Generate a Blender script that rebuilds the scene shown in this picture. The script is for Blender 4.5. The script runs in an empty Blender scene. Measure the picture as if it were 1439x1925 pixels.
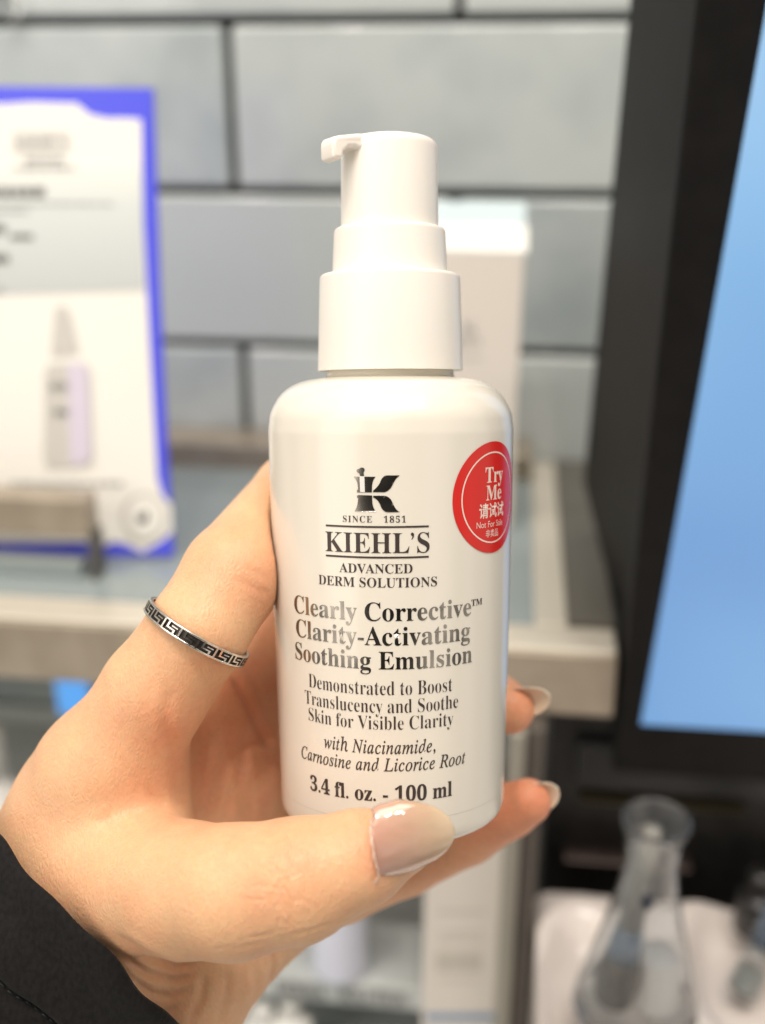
import bpy, bmesh, math, random
import numpy as np
from mathutils import Vector, Matrix
random.seed(4); rng = np.random.default_rng(4)
MM = 0.001
SC = bpy.context.scene
COL = SC.collection
R = math.radians

# ------------------------------------------------------------------ camera
FPX, CX, CY = 2000.0, 719.5, 962.5
PITCH, YAW = R(22.0), R(7.0)
cam_d = bpy.data.cameras.new('camera'); cam = bpy.data.objects.new('camera', cam_d); COL.objects.link(cam)
cam.location = (0, 0, 1.4)
cam.rotation_euler = (R(90) - PITCH, 0, YAW)
cam_d.sensor_fit = 'VERTICAL'; cam_d.sensor_height = 36.0; cam_d.sensor_width = 36.0
cam_d.lens = FPX / 1925 * 36.0
cam_d.clip_start = 0.01; cam_d.clip_end = 60
cam_d.dof.use_dof = True
cam_d.dof.focus_distance = 0.183
cam_d.dof.aperture_fstop = cam_d.lens / 4.7          # aperture of about 4.7 mm
SC.camera = cam
CM = Matrix.Translation(cam.location) @ cam.rotation_euler.to_matrix().to_4x4()
CR = CM.to_3x3()

# ------------------------------------------------------------------ world and lamps
SC.view_settings.view_transform = 'Standard'; SC.view_settings.look = 'None'
SC.view_settings.gamma = 1.0; SC.view_settings.exposure = 0.02
w = bpy.data.worlds.new('World'); SC.world = w; w.use_nodes = True
nt = w.node_tree; bg = nt.nodes['Background']
tc = nt.nodes.new('ShaderNodeTexCoord'); mp = nt.nodes.new('ShaderNodeMapping')
mp.inputs['Scale'].default_value = (1, 1, .45)
nz = nt.nodes.new('ShaderNodeTexNoise'); nz.inputs['Scale'].default_value = 3.4; nz.inputs['Detail'].default_value = 2.0
rp = nt.nodes.new('ShaderNodeValToRGB')
rp.color_ramp.elements[0].position = .36; rp.color_ramp.elements[0].color = (.26, .25, .24, 1)
rp.color_ramp.elements[1].position = .62; rp.color_ramp.elements[1].color = (1.0, .92, .82, 1)
nt.links.new(tc.outputs['Generated'], mp.inputs['Vector']); nt.links.new(mp.outputs[0], nz.inputs['Vector'])
nt.links.new(nz.outputs[0], rp.inputs[0]); vd = nt.nodes.new('ShaderNodeVectorMath'); vd.operation = 'DOT_PRODUCT'       # the dark clothes of whoever holds the camera
vd.inputs[1].default_value = tuple(CR @ Vector((-.05, -.05, 1)).normalized())
mrr = nt.nodes.new('ShaderNodeMapRange'); mrr.interpolation_type = 'SMOOTHSTEP'
mrr.inputs['From Min'].default_value = .70; mrr.inputs['From Max'].default_value = .90
mrr.inputs['To Min'].default_value = 1.0; mrr.inputs['To Max'].default_value = .06
mxw = nt.nodes.new('ShaderNodeMix'); mxw.data_type = 'RGBA'; mxw.blend_type = 'MULTIPLY'; mxw.inputs[0].default_value = 1
nt.links.new(tc.outputs['Generated'], vd.inputs[0]); nt.links.new(vd.outputs['Value'], mrr.inputs[0])
nt.links.new(rp.outputs[0], mxw.inputs[6]); nt.links.new(mrr.outputs[0], mxw.inputs[7]); nt.links.new(mxw.outputs[2], bg.inputs[0])
bg.inputs[1].default_value = 0.80

def lamp(name, loc, target, size, power, color, shape='SQUARE'):
    l = bpy.data.lights.new(name, 'AREA'); l.shape = shape; l.size = size; l.energy = power; l.color = color
    o = bpy.data.objects.new(name, l); COL.objects.link(o); o.location = loc
    o.rotation_euler = (Vector(target) - Vector(loc)).to_track_quat('-Z', 'Y').to_euler()
    return o
lamp('ceiling_panel', (-.35, -.55, 2.75), (0, .2, 1.35), 1.7, 16.5, (1, .91, .80))
lamp('side_fill', (-1.25, -1.1, 1.80), (0, .3, 1.2), 1.3, 10, (1, .92, .82))  # soft fill added at camera left to brighten the faces under the shelf
lamp('ceiling_panel', (.25, .15, 2.7), (0, .4, 1.2), .5, 5, (1, .93, .84))
for i in range(6):
    lamp('downlight', (-.42 + i * .16, -.10, 2.35), (0, .3, 1.3), .035, 1.5, (1, .9, .82), 'DISK')

# ------------------------------------------------------------------ helpers
def ray(px, py):
    return CR @ Vector(((px - CX) / FPX, (CY - py) / FPX, -1.0))
def at(px, py, d):                   # point at camera depth d (mm)
    return Vector(cam.location) + ray(px, py) * (d * MM)
def onY(px, py, Y):                  # point on a plane parallel to the tiled wall, Y mm ahead
    r = ray(px, py); return Vector(cam.location) + r * (Y * MM / r.y)
def onZ(px, py, z):
    r = ray(px, py); return Vector(cam.location) + r * (z * MM / r.z)
def onX(px, py, X):
    r = ray(px, py); return Vector(cam.location) + r * ((X - cam.location.x) / r.x)
def onP(px, py, p0, n):
    r = ray(px, py); t = (p0 - Vector(cam.location)).dot(n) / r.dot(n)
    return Vector(cam.location) + r * t
CAMZ = 1.4

def mat(name, col, rough=.5, metal=0, spec=.5, **k):
    m = bpy.data.materials.new(name); m.use_nodes = True
    b = m.node_tree.nodes['Principled BSDF']
    b.inputs['Base Color'].default_value = (*col, 1); b.inputs['Roughness'].default_value = rough
    b.inputs['Metallic'].default_value = metal; b.inputs['Specular IOR Level'].default_value = spec
    for kk, v in k.items():
        b.inputs[kk.replace('_', ' ')].default_value = v
    return m
def nodes(m): return m.node_tree.nodes, m.node_tree.links, m.node_tree.nodes['Principled BSDF']
def add_noise(m, scale, c0, c1, p0=.35, p1=.65, detail=4, bump=0, bdist=.0002, coord='Object', stretch=(1, 1, 1)):
    n, l, b = nodes(m)
    t = n.new('ShaderNodeTexCoord'); mp = n.new('ShaderNodeMapping'); mp.inputs['Scale'].default_value = stretch
    z = n.new('ShaderNodeTexNoise'); z.inputs['Scale'].default_value = scale; z.inputs['Detail'].default_value = detail
    r = n.new('ShaderNodeValToRGB'); r.color_ramp.elements[0].position = p0; r.color_ramp.elements[1].position = p1
    r.color_ramp.elements[0].color = (*c0, 1); r.color_ramp.elements[1].color = (*c1, 1)
    l.new(t.outputs[coord], mp.inputs[0]); l.new(mp.outputs[0], z.inputs['Vector']); l.new(z.outputs[0], r.inputs[0])
    l.new(r.outputs[0], b.inputs['Base Color'])
    if bump:
        bp = n.new('ShaderNodeBump'); bp.inputs['Strength'].default_value = bump; bp.inputs['Distance'].default_value = bdist
        l.new(z.outputs[0], bp.inputs['Height']); l.new(bp.outputs[0], b.inputs['Normal'])
    return m

def link(name, me, m=None, parent=None, smooth=True, world=False):
    """world=True: mesh data is in world coordinates, keep it there under a moved parent"""
    o = bpy.data.objects.new(name, me); COL.objects.link(o)
    if m is not None and not me.materials: me.materials.append(m)
    if smooth: me.polygons.foreach_set('use_smooth', [True] * len(me.polygons))
    if parent is not None:
        o.parent = parent
        if world: o.matrix_parent_inverse = parent_world(parent).inverted()
    return o
PW = {}
def parent_world(p): return PW.get(p.name, Matrix.Identity(4))
def tag(o, label=None, cat=None, group=None, kind=None):
    if label: o['label'] = label
    if cat: o['category'] = cat
    if group: o['group'] = group
    if kind: o['kind'] = kind
    return o
def empty(name, M, label, cat, group=None):
    o = bpy.data.objects.new(name, None); COL.objects.link(o); o.empty_display_size = .01
    o.matrix_world = M; PW[o.name] = M.copy()
    return tag(o, label, cat, group)
def mesh(name, vs, fs):
    me = bpy.data.meshes.new(name); me.from_pydata([tuple(v) for v in vs], [], fs); me.update(); return me
def bevel(o, wd, seg=2, ang=35):
    b = o.modifiers.new('b', 'BEVEL'); b.width = wd; b.segments = seg; b.limit_method = 'ANGLE'; b.angle_limit = R(ang)
    o.data.polygons.foreach_set('use_smooth', [True] * len(o.data.polygons))
    n = o.modifiers.new('wn', 'WEIGHTED_NORMAL'); n.keep_sharp = False
    return o
def box(name, x0, x1, y0, y1, z0, z1, m, parent=None, bev=0, world=True):
    vs = [(x, y, z) for x in (x0, x1) for y in (y0, y1) for z in (z0, z1)]
    fs = [(0, 1, 3, 2), (4, 6, 7, 5), (0, 4, 5, 1), (2, 3, 7, 6), (0, 2, 6, 4), (1, 5, 7, 3)]
    o = link(name, mesh(name, vs, fs), m, parent, smooth=False, world=world)
    if bev: bevel(o, bev)
    return o
def lathe_mesh(name, prof, n=96, cap0=True, cap1=True):
    """prof: (r, z) list in metres"""
    vs, fs = [], []
    for r, z in prof:
        for i in range(n):
            a = 2 * math.pi * i / n; vs.append((r * math.cos(a), r * math.sin(a), z))
    for j in range(len(prof) - 1):
        for i in range(n):
            k = (i + 1) % n
            fs.append((j * n + i, j * n + k, (j + 1) * n + k, (j + 1) * n + i))
    if cap0: fs.append(tuple(reversed(range(n))))
    if cap1: fs.append(tuple(range((len(prof) - 1) * n, len(prof) * n)))
    return mesh(name, vs, fs)
def smooth_prof(pts, rad=.0006, seg=5):
    """rounds each inner corner of an (r, z) profile"""
    out = [pts[0]]
    for i in range(1, len(pts) - 1):
        p, a, b = Vector(pts[i][:2]), Vector(pts[i - 1][:2]), Vector(pts[i + 1][:2])
        rr = pts[i][2] * MM if len(pts[i]) > 2 else rad
        la, lb = (a - p).length, (b - p).length
        rr = min(rr, la * .48, lb * .48)
        A, B = p + (a - p).normalized() * rr, p + (b - p).normalized() * rr
        for s in range(seg + 1):
            t = s / seg; q = A * (1 - t) ** 2 + p * 2 * t * (1 - t) + B * t * t; out.append((q.x, q.y))
    out.append(pts[-1][:2])
    return [(q[0], q[1]) for q in out]

def spec_text(s, style='bold'):
    o = ''
    for c in s:
        if style == 'plain': o += c; continue
        if style == 'italic':
            if c == 'h': o += '\u210e'; continue
            if 'A' <= c <= 'Z': o += chr(0x1D434 + ord(c) - 65); continue
            if 'a' <= c <= 'z': o += chr(0x1D44E + ord(c) - 97); continue
        else:
            if 'A' <= c <= 'Z': o += chr(0x1D400 + ord(c) - 65); continue
            if 'a' <= c <= 'z': o += chr(0x1D41A + ord(c) - 97); continue
            if '0' <= c <= '9': o += chr(0x1D7CE + ord(c) - 48); continue
        o += c
    return o
def text_bm(s, style='bold', offset=0.0, spacing=1.0, cut=None):
    c = bpy.data.curves.new('t', 'FONT'); c.body = spec_text(s, style); c.size = 1; c.offset = offset
    c.space_character = spacing; c.resolution_u = 5
    o = bpy.data.objects.new('t', c); COL.objects.link(o)
    dg = bpy.context.evaluated_depsgraph_get(); dg.update()
    me = bpy.data.meshes.new_from_object(o.evaluated_get(dg))
    bpy.data.objects.remove(o); bpy.data.curves.remove(c)
    bm = bmesh.new(); bm.from_mesh(me); bpy.data.meshes.remove(me)
    if cut:
        xs = [v.co.x for v in bm.verts]; x0, x1 = min(xs), max(xs)
        n = max(2, int(cut))
        for i in range(1, n):
            bmesh.ops.bisect_plane(bm, geom=bm.verts[:] + bm.edges[:] + bm.faces[:],
                                   plane_co=(x0 + (x1 - x0) * i / n, 0, 0), plane_no=(1, 0, 0), dist=1e-6)
    return bm

# ------------------------------------------------------------------ setting: tiled wall
M_tile = mat('glazed_tile', (.23, .275, .285), .12, spec=.7, Coat_Weight=.3, Coat_Roughness=.08)
n, l, b = nodes(M_tile)
oi = n.new('ShaderNodeObjectInfo'); tcn = n.new('ShaderNodeTexCoord'); nz1 = n.new('ShaderNodeTexNoise'); nz1.inputs['Scale'].default_value = 22
mx = n.new('ShaderNodeMath'); mx.operation = 'ADD'; rmp = n.new('ShaderNodeValToRGB')
rmp.color_ramp.elements[0].position = .45; rmp.color_ramp.elements[0].color = (.36, .42, .43, 1)
rmp.color_ramp.elements[1].position = 1.25; rmp.color_ramp.elements[1].color = (.54, .59, .585, 1)
l.new(tcn.outputs['Object'], nz1.inputs['Vector']); l.new(nz1.outputs[0], mx.inputs[0]); l.new(oi.outputs['Random'], mx.inputs[1])
l.new(mx.outputs[0], rmp.inputs[0]); l.new(rmp.outputs[0], b.inputs['Base Color'])
bp = n.new('ShaderNodeBump'); bp.inputs['Strength'].default_value = .25; bp.inputs['Distance'].default_value = .002
l.new(nz1.outputs[0], bp.inputs['Height']); l.new(bp.outputs[0], b.inputs['Normal'])
M_grout = add_noise(mat('grout', (.03, .03, .032), .9), 300, (.025, .025, .027), (.05, .05, .05), bump=.3)

YW = 540.0                                            # wall distance, mm
rowz = [onY(600, py, YW).z for py in (38, 360, 650)]
TH = (rowz[0] - rowz[2]) / 2                           # tile pitch upward
joint_x = onY(436, 200, YW).x
TL = 2 * (onY(865, 12, YW).x - joint_x)
wall = box('wall', -.75, .75, YW * MM + .004, YW * MM + .03, .75, 1.75, M_grout)
tag(wall, kind='structure')
G = .0042
tm = None
for r_ in range(-2, 8):
    zt = rowz[0] - r_ * TH
    off = 0 if r_ % 2 == 0 else TL / 2
    for c_ in range(-3, 4):
        x0 = joint_x + off + c_ * TL
        if tm is None:
            o = box('tile', G / 2, TL - G / 2, 0, .0085, -TH + G / 2, -G / 2, M_tile, wall, world=False)
            bevel(o, .0022, 3); tm = o.data
        else:
            o = bpy.data.objects.new('tile', tm); COL.objects.link(o); o.parent = wall; bevel(o, .0022, 3)
        o.location = (x0, YW * MM - .003 + random.uniform(-.0004, .0004), zt)
        o.rotation_euler = (random.uniform(-.004, .004), 0, random.uniform(-.004, .004))

# ------------------------------------------------------------------ display shelf
M_champ = add_noise(mat('champagne_metal', (.42, .36, .28), .34, .5), 60, (.37, .315, .245), (.45, .39, .31), bump=.05)
M_glass_top = mat('smoked_glass_inset', (.28, .33, .335), .12, spec=.7)
M_dark_trim = mat('dark_trim', (.11, .105, .09), .45)
M_light_edge = mat('pale_metal_edge', (.66, .62, .53), .3, .3)
ZS = -185.0
fl = onZ(600, 1195, ZS); YF = fl.y
xr = onY(1163, 1243, YF / MM).x
xr_in = onY(1068, 1200, YF / MM + 12).x
zs = CAMZ + ZS * MM
zb = onY(1163, 1352, YF / MM).z
Y1 = YW * MM - .006
shelf = empty('display_shelf', Matrix.Translation((0, Y1, zb)), 'long champagne metal display shelf along the grey tiled wall with glass insets', 'shelf')
box('shelf_board', -.6, xr, YF, Y1, zb, zs - .0018, M_champ, shelf, .0012)
box('front_rail', -.6, xr - .0005, YF + .0006, YF + .018, zs - .0018, zs, M_light_edge, shelf, .0008)
box('glass_inset', -.6, xr_in - .012, YF + .0182, Y1 - .03, zs - .0018, zs - .0002, M_glass_top, shelf)
box('side_trim', xr_in, xr - .0004, YF + .0182, Y1 - .001, zs - .0018, zs + .002, M_dark_trim, shelf)
box('side_rail', xr_in - .0119, xr_in - .0001, YF + .0182, Y1 - .001, zs - .0018, zs + .0006, M_light_edge, shelf, .0005)
box('back_rail', -.6, xr_in - .0121, Y1 - .0299, Y1 - .001, zs - .0018, zs + .013, M_champ, shelf, .001)

# little riser on the shelf at the left
yr = onZ(172, 1092, ZS).y
xe = onY(163, 970, yr / MM).x
zt, zbm = onY(100, 938, yr / MM).z, onY(100, 1008, yr / MM).z
riser = empty('riser', Matrix.Translation((xe - .05, yr, zs)), 'low champagne metal riser in front of the poster at the left', 'riser')
box('riser_plate', -.45, xe, yr, yr + .012, zbm, zt, M_champ, riser, .001)
M_blk = add_noise(mat('black_plastic', (.018, .018, .018), .35), 200, (.014, .014, .014), (.026, .024, .023), bump=.05)
box('riser_leg', xe - .0012, xe + .0012, yr + .0005, yr + .0115, zs + .0002, zbm + .001, M_dark_trim, riser, .0005)
box('riser_foot', -.45, xe - .006, yr + .002, yr + .010, zs + .0002, zs + .006, M_glass_top, riser)

# ------------------------------------------------------------------ poster
yp = yr / MM + 22
pb = onY(325, 1045, yp); pt = onY(286, 166, yp + 24)
up = Vector((0, 24 * MM, pt.z - pb.z)).normalized(); PN = Vector((1, 0, 0)).cross(up).normalized()   # towards viewer
if PN.y > 0: PN = -PN
def PP(px, py, k=0): return onP(px, py, pb + PN * (k * MM), PN)
def flat(name, pts, k, m, parent, thick=.25):
    """print or sheet lying k mm in front of the board"""
    f = [PP(x, y, k) for x, y in pts]; g = [p - PN * thick * MM for p in f]; n_ = len(pts)
    fs = [tuple(range(n_)), tuple(range(2 * n_ - 1, n_ - 1, -1))] + [(i, i + n_, (i + 1) % n_ + n_, (i + 1) % n_) for i in range(n_)]
    me = mesh(name, f + g, fs)
    bm = bmesh.new(); bm.from_mesh(me); bmesh.ops.recalc_face_normals(bm, faces=bm.faces); bmesh.ops.triangulate(bm, faces=[q for q in bm.faces if len(q.verts) > 4]); bm.to_mesh(me); bm.free()
    return link(name, me, m, parent, smooth=False, world=True)
def circ(cx, cy, rx, ry, n=32): return [(cx + rx * math.cos(2 * math.pi * i / n), cy + ry * math.sin(2 * math.pi * i / n)) for i in range(n)]
M_blue = mat('blue_print', (.085, .10, .85), .25)
M_paper = mat('white_print', (.90, .89, .84), .25)
M_pgrey = mat('grey_print', (.66, .72, .72), .3)
n, l, b = nodes(M_pgrey)
t = n.new('ShaderNodeTexCoord'); sp = n.new('ShaderNodeSeparateXYZ'); mr = n.new('ShaderNodeMapRange'); cr = n.new('ShaderNodeValToRGB')
mr.inputs['From Min'].default_value = PP(100, 550).z; mr.inputs['From Max'].default_value = PP(100, 300).z
cr.color_ramp.elements[0].color = (.56, .60, .60, 1); cr.color_ramp.elements[1].color = (.89, .90, .85, 1)
e = cr.color_ramp.elements.new(.65); e.color = (.68, .74, .73, 1)
l.new(t.outputs['Object'], sp.inputs[0]); l.new(sp.outputs[2], mr.inputs[0]); l.new(mr.outputs[0], cr.inputs[0]); l.new(cr.outputs[0], b.inputs['Base Color'])
M_ink = mat('grey_ink', (.16, .16, .16), .5)
M_ink2 = mat('pale_ink', (.42, .43, .43), .5)
M_lil = mat('lilac_print', (.70, .65, .78), .4)
M_pbot = mat('bottle_print', (.62, .61, .57), .4)
poster = empty('poster', Matrix.Translation(pb), 'white product poster with bright blue border leaning on the shelf', 'poster')
flat('blue_board', [(-200, 160), (286, 166), (291, 300), (300, 560), (312, 830), (325, 1045), (165, 1045), (-200, 1045)], 0, M_blue, poster, 2.5)
flat('white_sheet', [(-200, 196), (0, 196), (60, 192), (120, 194), (145, 194), (168, 214), (200, 222), (240, 222), (266, 224), (270, 420), (281, 640), (296, 900), (306, 932), (322, 950), (324, 1000), (300, 1020), (268, 1038), (235, 1022), (215, 1018), (180, 1034), (165, 1020), (-200, 1020)], .4, M_paper, poster)
flat('grey_panel', [(-200, 330), (266, 300), (268, 420), (272, 545), (-200, 560)], .7, M_pgrey, poster)
def pbar(x0, y0, x1, y1, m=None):
    if x1 - x0 > 60 and y1 - y0 > 4 :
        x = x0
        while x < x1 - 6:
            w_ = random.uniform(12, 30); pbar(x, y0 + random.uniform(-.6, .6), min(x + w_, x1), y1, m); x += w_ + 4
        return
    flat('printed_line', [(x0, y0), (x1, y0 + (x1 - x0) * .01), (x1, y1 + (x1 - x0) * .01), (x0, y1)], 1.0, m or M_ink, poster)
def ptext(s, x0, x1, yb, yt, m, style='bold'):
    bm = text_bm(s, style); xs = [v.co.x for v in bm.verts]; a, c = min(xs), max(xs); h = .68
    for v in bm.verts:
        px = x0 + (v.co.x - a) / (c - a) * (x1 - x0); py = yb - v.co.y / h * (yb - yt)
        v.co = PP(px, py, 1.05)
    me = bpy.data.meshes.new('printed_text'); bm.to_mesh(me); bm.free()
    return link('printed_text', me, m, poster, smooth=False, world=True)
pbar(24, 251, 130, 253, M_ink2); ptext("KIEHL'S", 27, 128, 277, 257, M_ink2); pbar(24, 281, 130, 283, M_ink2)
pbar(48, 297, 118, 305, M_ink2); pbar(26, 312, 140, 319, M_ink2)
pbar(-20, 352, 90, 370); pbar(-60, 380, 212, 385, M_ink2); pbar(-60, 394, 52, 400, M_ink2)
pbar(-30, 422, 10, 438); pbar(20, 440, 62, 450); pbar(-30, 478, 16, 494); pbar(-30, 540, 6, 550, M_ink2)
flat('printed_bottle', [(92, 685), (160, 682), (170, 700), (176, 860), (168, 876), (90, 880), (82, 866), (84, 700)], 1.0, M_pbot, poster)
flat('printed_bottle', [(128, 684), (158, 683), (165, 700), (171, 856), (164, 872), (132, 874)], 1.3, M_lil, poster)
flat('printed_pump', [(104, 578), (122, 574), (132, 592), (148, 664), (96, 668)], 1.0, M_pbot, poster)
pbar(95, 720, 135, 735, M_ink2); pbar(100, 770, 145, 782, M_ink2); pbar(20, 906, 235, 912, M_ink2)
M_ring1 = mat('pale_grey_print', (.58, .56, .52), .4)
flat('round_emblem', circ(270, 972, 42, 46), 1.0, M_ring1, poster)
flat('round_emblem', circ(271, 972, 35, 39), 1.3, M_paper, poster)
flat('emblem_mark', [(258, 966), (268, 972), (276, 958), (280, 974), (274, 984), (262, 984), (256, 976)], 1.6, M_ink, poster)

# ------------------------------------------------------------------ carton behind the pump
M_carton = mat('white_carton', (.78, .73, .67), .4)
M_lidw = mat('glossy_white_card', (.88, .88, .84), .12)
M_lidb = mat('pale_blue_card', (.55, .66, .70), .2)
yc = 440
cl, cr_ = onY(790, 480, yc), onY(986, 478, yc)
zf = cr_.z; zbk = onY(965, 385, yc + 42).z
carton = empty('carton', Matrix.Translation(((cl.x + cr_.x) / 2, yc * MM, zs)), 'tall white product carton with glossy sloped lid standing behind the pump bottle', 'carton')
box('carton_body', cl.x, cr_.x, yc * MM, (yc + 42) * MM, zs + .0003, zf, M_carton, carton, .0006)
def lid(name, f0, f1, m, grow=.0):
    ya, yb_ = yc + 42 * f0, yc + 42 * f1; za, zb_ = zf + (zbk - zf) * f0, zf + (zbk - zf) * f1
    x0, x1 = cl.x - grow, cr_.x + grow
    vs = [(x0, ya * MM, zf + .0002), (x1, ya * MM, zf + .0002), (x1, yb_ * MM, zf + .0002), (x0, yb_ * MM, zf + .0002),
          (x0, ya * MM, za + .0012), (x1, ya * MM, za + .0012), (x1, yb_ * MM, zb_ + .0012), (x0, yb_ * MM, zb_ + .0012)]
    return link(name, mesh(name, vs, [(3, 2, 1, 0), (4, 5, 6, 7), (0, 1, 5, 4), (1, 2, 6, 5), (2, 3, 7, 6), (3, 0, 4, 7)]), m, carton, smooth=False, world=True)
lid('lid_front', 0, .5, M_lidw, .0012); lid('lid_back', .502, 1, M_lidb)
def face_text(s, x0, x1, yb, yt, Y, m, parent, style='bold'):
    bm = text_bm(s, style); xs = [v.co.x for v in bm.verts]; a, c = min(xs), max(xs)
    for v in bm.verts:
        v.co = onY(x0 + (v.co.x - a) / (c - a) * (x1 - x0), yb - v.co.y / .68 * (yb - yt), Y - .25)
    me = bpy.data.meshes.new('printed_text'); bm.to_mesh(me); bm.free()
    return link('printed_text', me, m, parent, smooth=False, world=True)
def face_bar(x0, x1, y0, y1, Y, m, parent):
    p = [onY(x0, y0, Y - .2), onY(x1, y0, Y - .2), onY(x1, y1, Y - .2), onY(x0, y1, Y - .2)]
    return link('printed_line', mesh('printed_line', p, [(3, 2, 1, 0)]), m, parent, smooth=False, world=True)
face_text("KIEHL'S", 838, 905, 652, 634, yc, M_ink2, carton); face_bar(836, 906, 672, 675, yc, M_ink2, carton)
face_text("K", 868, 900, 628, 605, yc, M_ink2, carton)

# ------------------------------------------------------------------ monitor
M_bez = add_noise(mat('monitor_shell', (.02, .019, .018), .6, spec=.15), 120, (.009, .0085, .0085), (.012, .0112, .011), bump=.03)
ym = 335.0
m0 = onY(1205, 1362, ym)
LEAN = R(13)
MN = Vector((0, -math.cos(LEAN), -math.sin(LEAN)))         # display faces the viewer, leaning forward
def MP(px, py, k=0): return onP(px, py, m0 + MN * (k * MM), MN)
ft, fb = MP(1317, -60), MP(1152, 1452)
xs_ = fb.x
fr = MP(2000, -60).x
def shear(z):                                              # left edge of the shell runs slightly sideways with height
    return ft.x + (fb.x - ft.x) * (z - ft.z) / (fb.z - ft.z)
Mback = 34 * MM
monitor = empty('monitor', Matrix.Translation((m0.x + .1, m0.y, zs)), 'large black display with glowing light blue screen at the right edge', 'monitor')
vs = []
side = [ft, fb, fb - MN * .012, onY(1160, 1165, 372), onY(1096, 905, 430), onY(1190, -60, ft.y / MM + 85)]
nS = len(side)
vs = [Vector((shear(p.z), p.y, p.z)) if i < 3 else p for i, p in enumerate(side)] + [Vector((xs_ + .32, p.y, p.z)) for p in side]
fs = [tuple(reversed(range(nS))), tuple(range(nS, 2 * nS))] + [(i, (i + 1) % nS, (i + 1) % nS + nS, i + nS) for i in range(nS)]
me = mesh('housing', vs, fs); bm = bmesh.new(); bm.from_mesh(me); bmesh.ops.recalc_face_normals(bm, faces=bm.faces); bm.to_mesh(me); bm.free()
bevel(link('housing', me, M_bez, monitor, smooth=False, world=True), .0012)
M_scr = bpy.data.materials.new('blue_screen'); M_scr.use_nodes = True
n, l, b = nodes(M_scr)
b.inputs['Base Color'].default_value = (.01, .012, .015, 1); b.inputs['Roughness'].default_value = .25
t = n.new('ShaderNodeTexCoord'); sp = n.new('ShaderNodeSeparateXYZ'); nzz = n.new('ShaderNodeTexNoise'); nzz.inputs['Scale'].default_value = 9; nzz.inputs['Detail'].default_value = 1.5
mr = n.new('ShaderNodeMapRange'); mr.inputs['From Min'].default_value = CAMZ - .13; mr.inputs['From Max'].default_value = CAMZ + .22
ad = n.new('ShaderNodeMath'); ad.operation = 'MULTIPLY_ADD'; ad.inputs[1].default_value = .45
cr = n.new('ShaderNodeValToRGB'); cr.color_ramp.elements[0].position = .05; cr.color_ramp.elements[0].color = (.125, .29, .60, 1)
cr.color_ramp.elements[1].position = 1.0; cr.color_ramp.elements[1].color = (.54, .76, .97, 1)
e = cr.color_ramp.elements.new(.5); e.color = (.26, .50, .80, 1)
l.new(t.outputs['Object'], sp.inputs[0]); l.new(sp.outputs[2], mr.inputs[0]); l.new(t.outputs['Object'], nzz.inputs['Vector'])
l.new(nzz.outputs[0], ad.inputs[0]); l.new(mr.outputs[0], ad.inputs[2]); l.new(ad.outputs[0], cr.inputs[0])
l.new(cr.outputs[0], b.inputs['Emission Color']); b.inputs['Emission Strength'].default_value = 1.0
s4 = [MP(1455, -60, .6), MP(1205, 1362, .6), MP(1700, 1392, .6), MP(1900, -60, .6)]
s4b = [p - MN * .0005 for p in s4]
link('screen', mesh('screen', s4 + s4b, [(0, 1, 2, 3), (7, 6, 5, 4), (0, 4, 5, 1), (1, 5, 6, 2), (2, 6, 7, 3), (3, 7, 4, 0)]), M_scr, monitor, smooth=False, world=True)

# black plinth below / behind the monitor
ypl = 372
plinth = empty('plinth', Matrix.Translation(onY(1240, 1650, ypl)), 'black stepped plinth under the screen behind the clear flask', 'plinth')
a0, a1 = onY(1040, 1352, ypl), onY(1004, 1668, ypl)
bevel(box('plinth_body', a1.x + .002, .42, ypl * MM, ypl * MM + .09, CAMZ - .42, zb - .0006, M_blk, plinth), .002)
M_dg = mat('dark_grey_plastic', (.045, .047, .05), .4)
p0, p1 = onY(1085, 1395, ypl - 4), onY(1405, 1505, ypl - 4)
box('plinth_panel', p0.x, p1.x + .06, (ypl - 4) * MM, ypl * MM - .0003, p1.z, p0.z, M_dg, plinth, .001)
M_brs = mat('dull_brass', (.16, .13, .07), .4, .4)
p0, p1 = onY(1090, 1508, ypl - 7), onY(1402, 1528, ypl - 7)
box('brass_strip', p0.x, p1.x, (ypl - 7) * MM, ypl * MM - .0002, p1.z, p0.z, M_brs, plinth, .0006)
p0, p1 = onY(1062, 1616, ypl - 9), onY(1300, 1640, ypl - 9)
box('copper_strip', p0.x, p1.x, (ypl - 9) * MM, ypl * MM - .0002, p1.z, p0.z, mat('dull_copper', (.16, .12, .11), .35, .3), plinth, .0006)

# ------------------------------------------------------------------ lower deck, post, cartons, small bottles
ZL = -372.0
zl = CAMZ + ZL * MM
M_deck = add_noise(mat('pale_deck', (.5, .53, .53), .2), 20, (.50, .54, .54), (.62, .65, .64))
yd = onZ(640, 1846, ZL).y
deck = empty('lower_shelf', Matrix.Translation((0, yd, zl - .03)), 'pale lower shelf under the champagne shelf with dark lettering on its front', 'shelf')
xpost = onY(935, 1700, yd / MM).x
box('shelf_board', -.6, xpost - .001, yd, Y1, zl - .013, zl, M_deck, deck, .0008)
M_white = mat('white_gloss', (.78, .78, .75), .2)
def edge_text(s, x0, x1):
    bm = text_bm(s, 'bold', offset=.01); xs = [v.co.x for v in bm.verts]; a, c = min(xs), max(xs)
    for v in bm.verts:
        p = onY(x0 + (v.co.x - a) / (c - a) * (x1 - x0), 1880, yd / MM)
        v.co = Vector((p.x, yd - .0003, zl - .011 + v.co.y / .68 * .0085))
    me = bpy.data.meshes.new('printed_text'); bm.to_mesh(me); bm.free()
    return link('printed_text', me, M_ink, deck, smooth=False, world=True)
edge_text("DERMA", 520, 612); edge_text("SOLUTION", 640, 765)
floor_ = box('counter_top', -.7, .7, .12, Y1, zl - .075, zl - .062, mat('pale_counter', (.50, .54, .55), .18), None)
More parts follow.
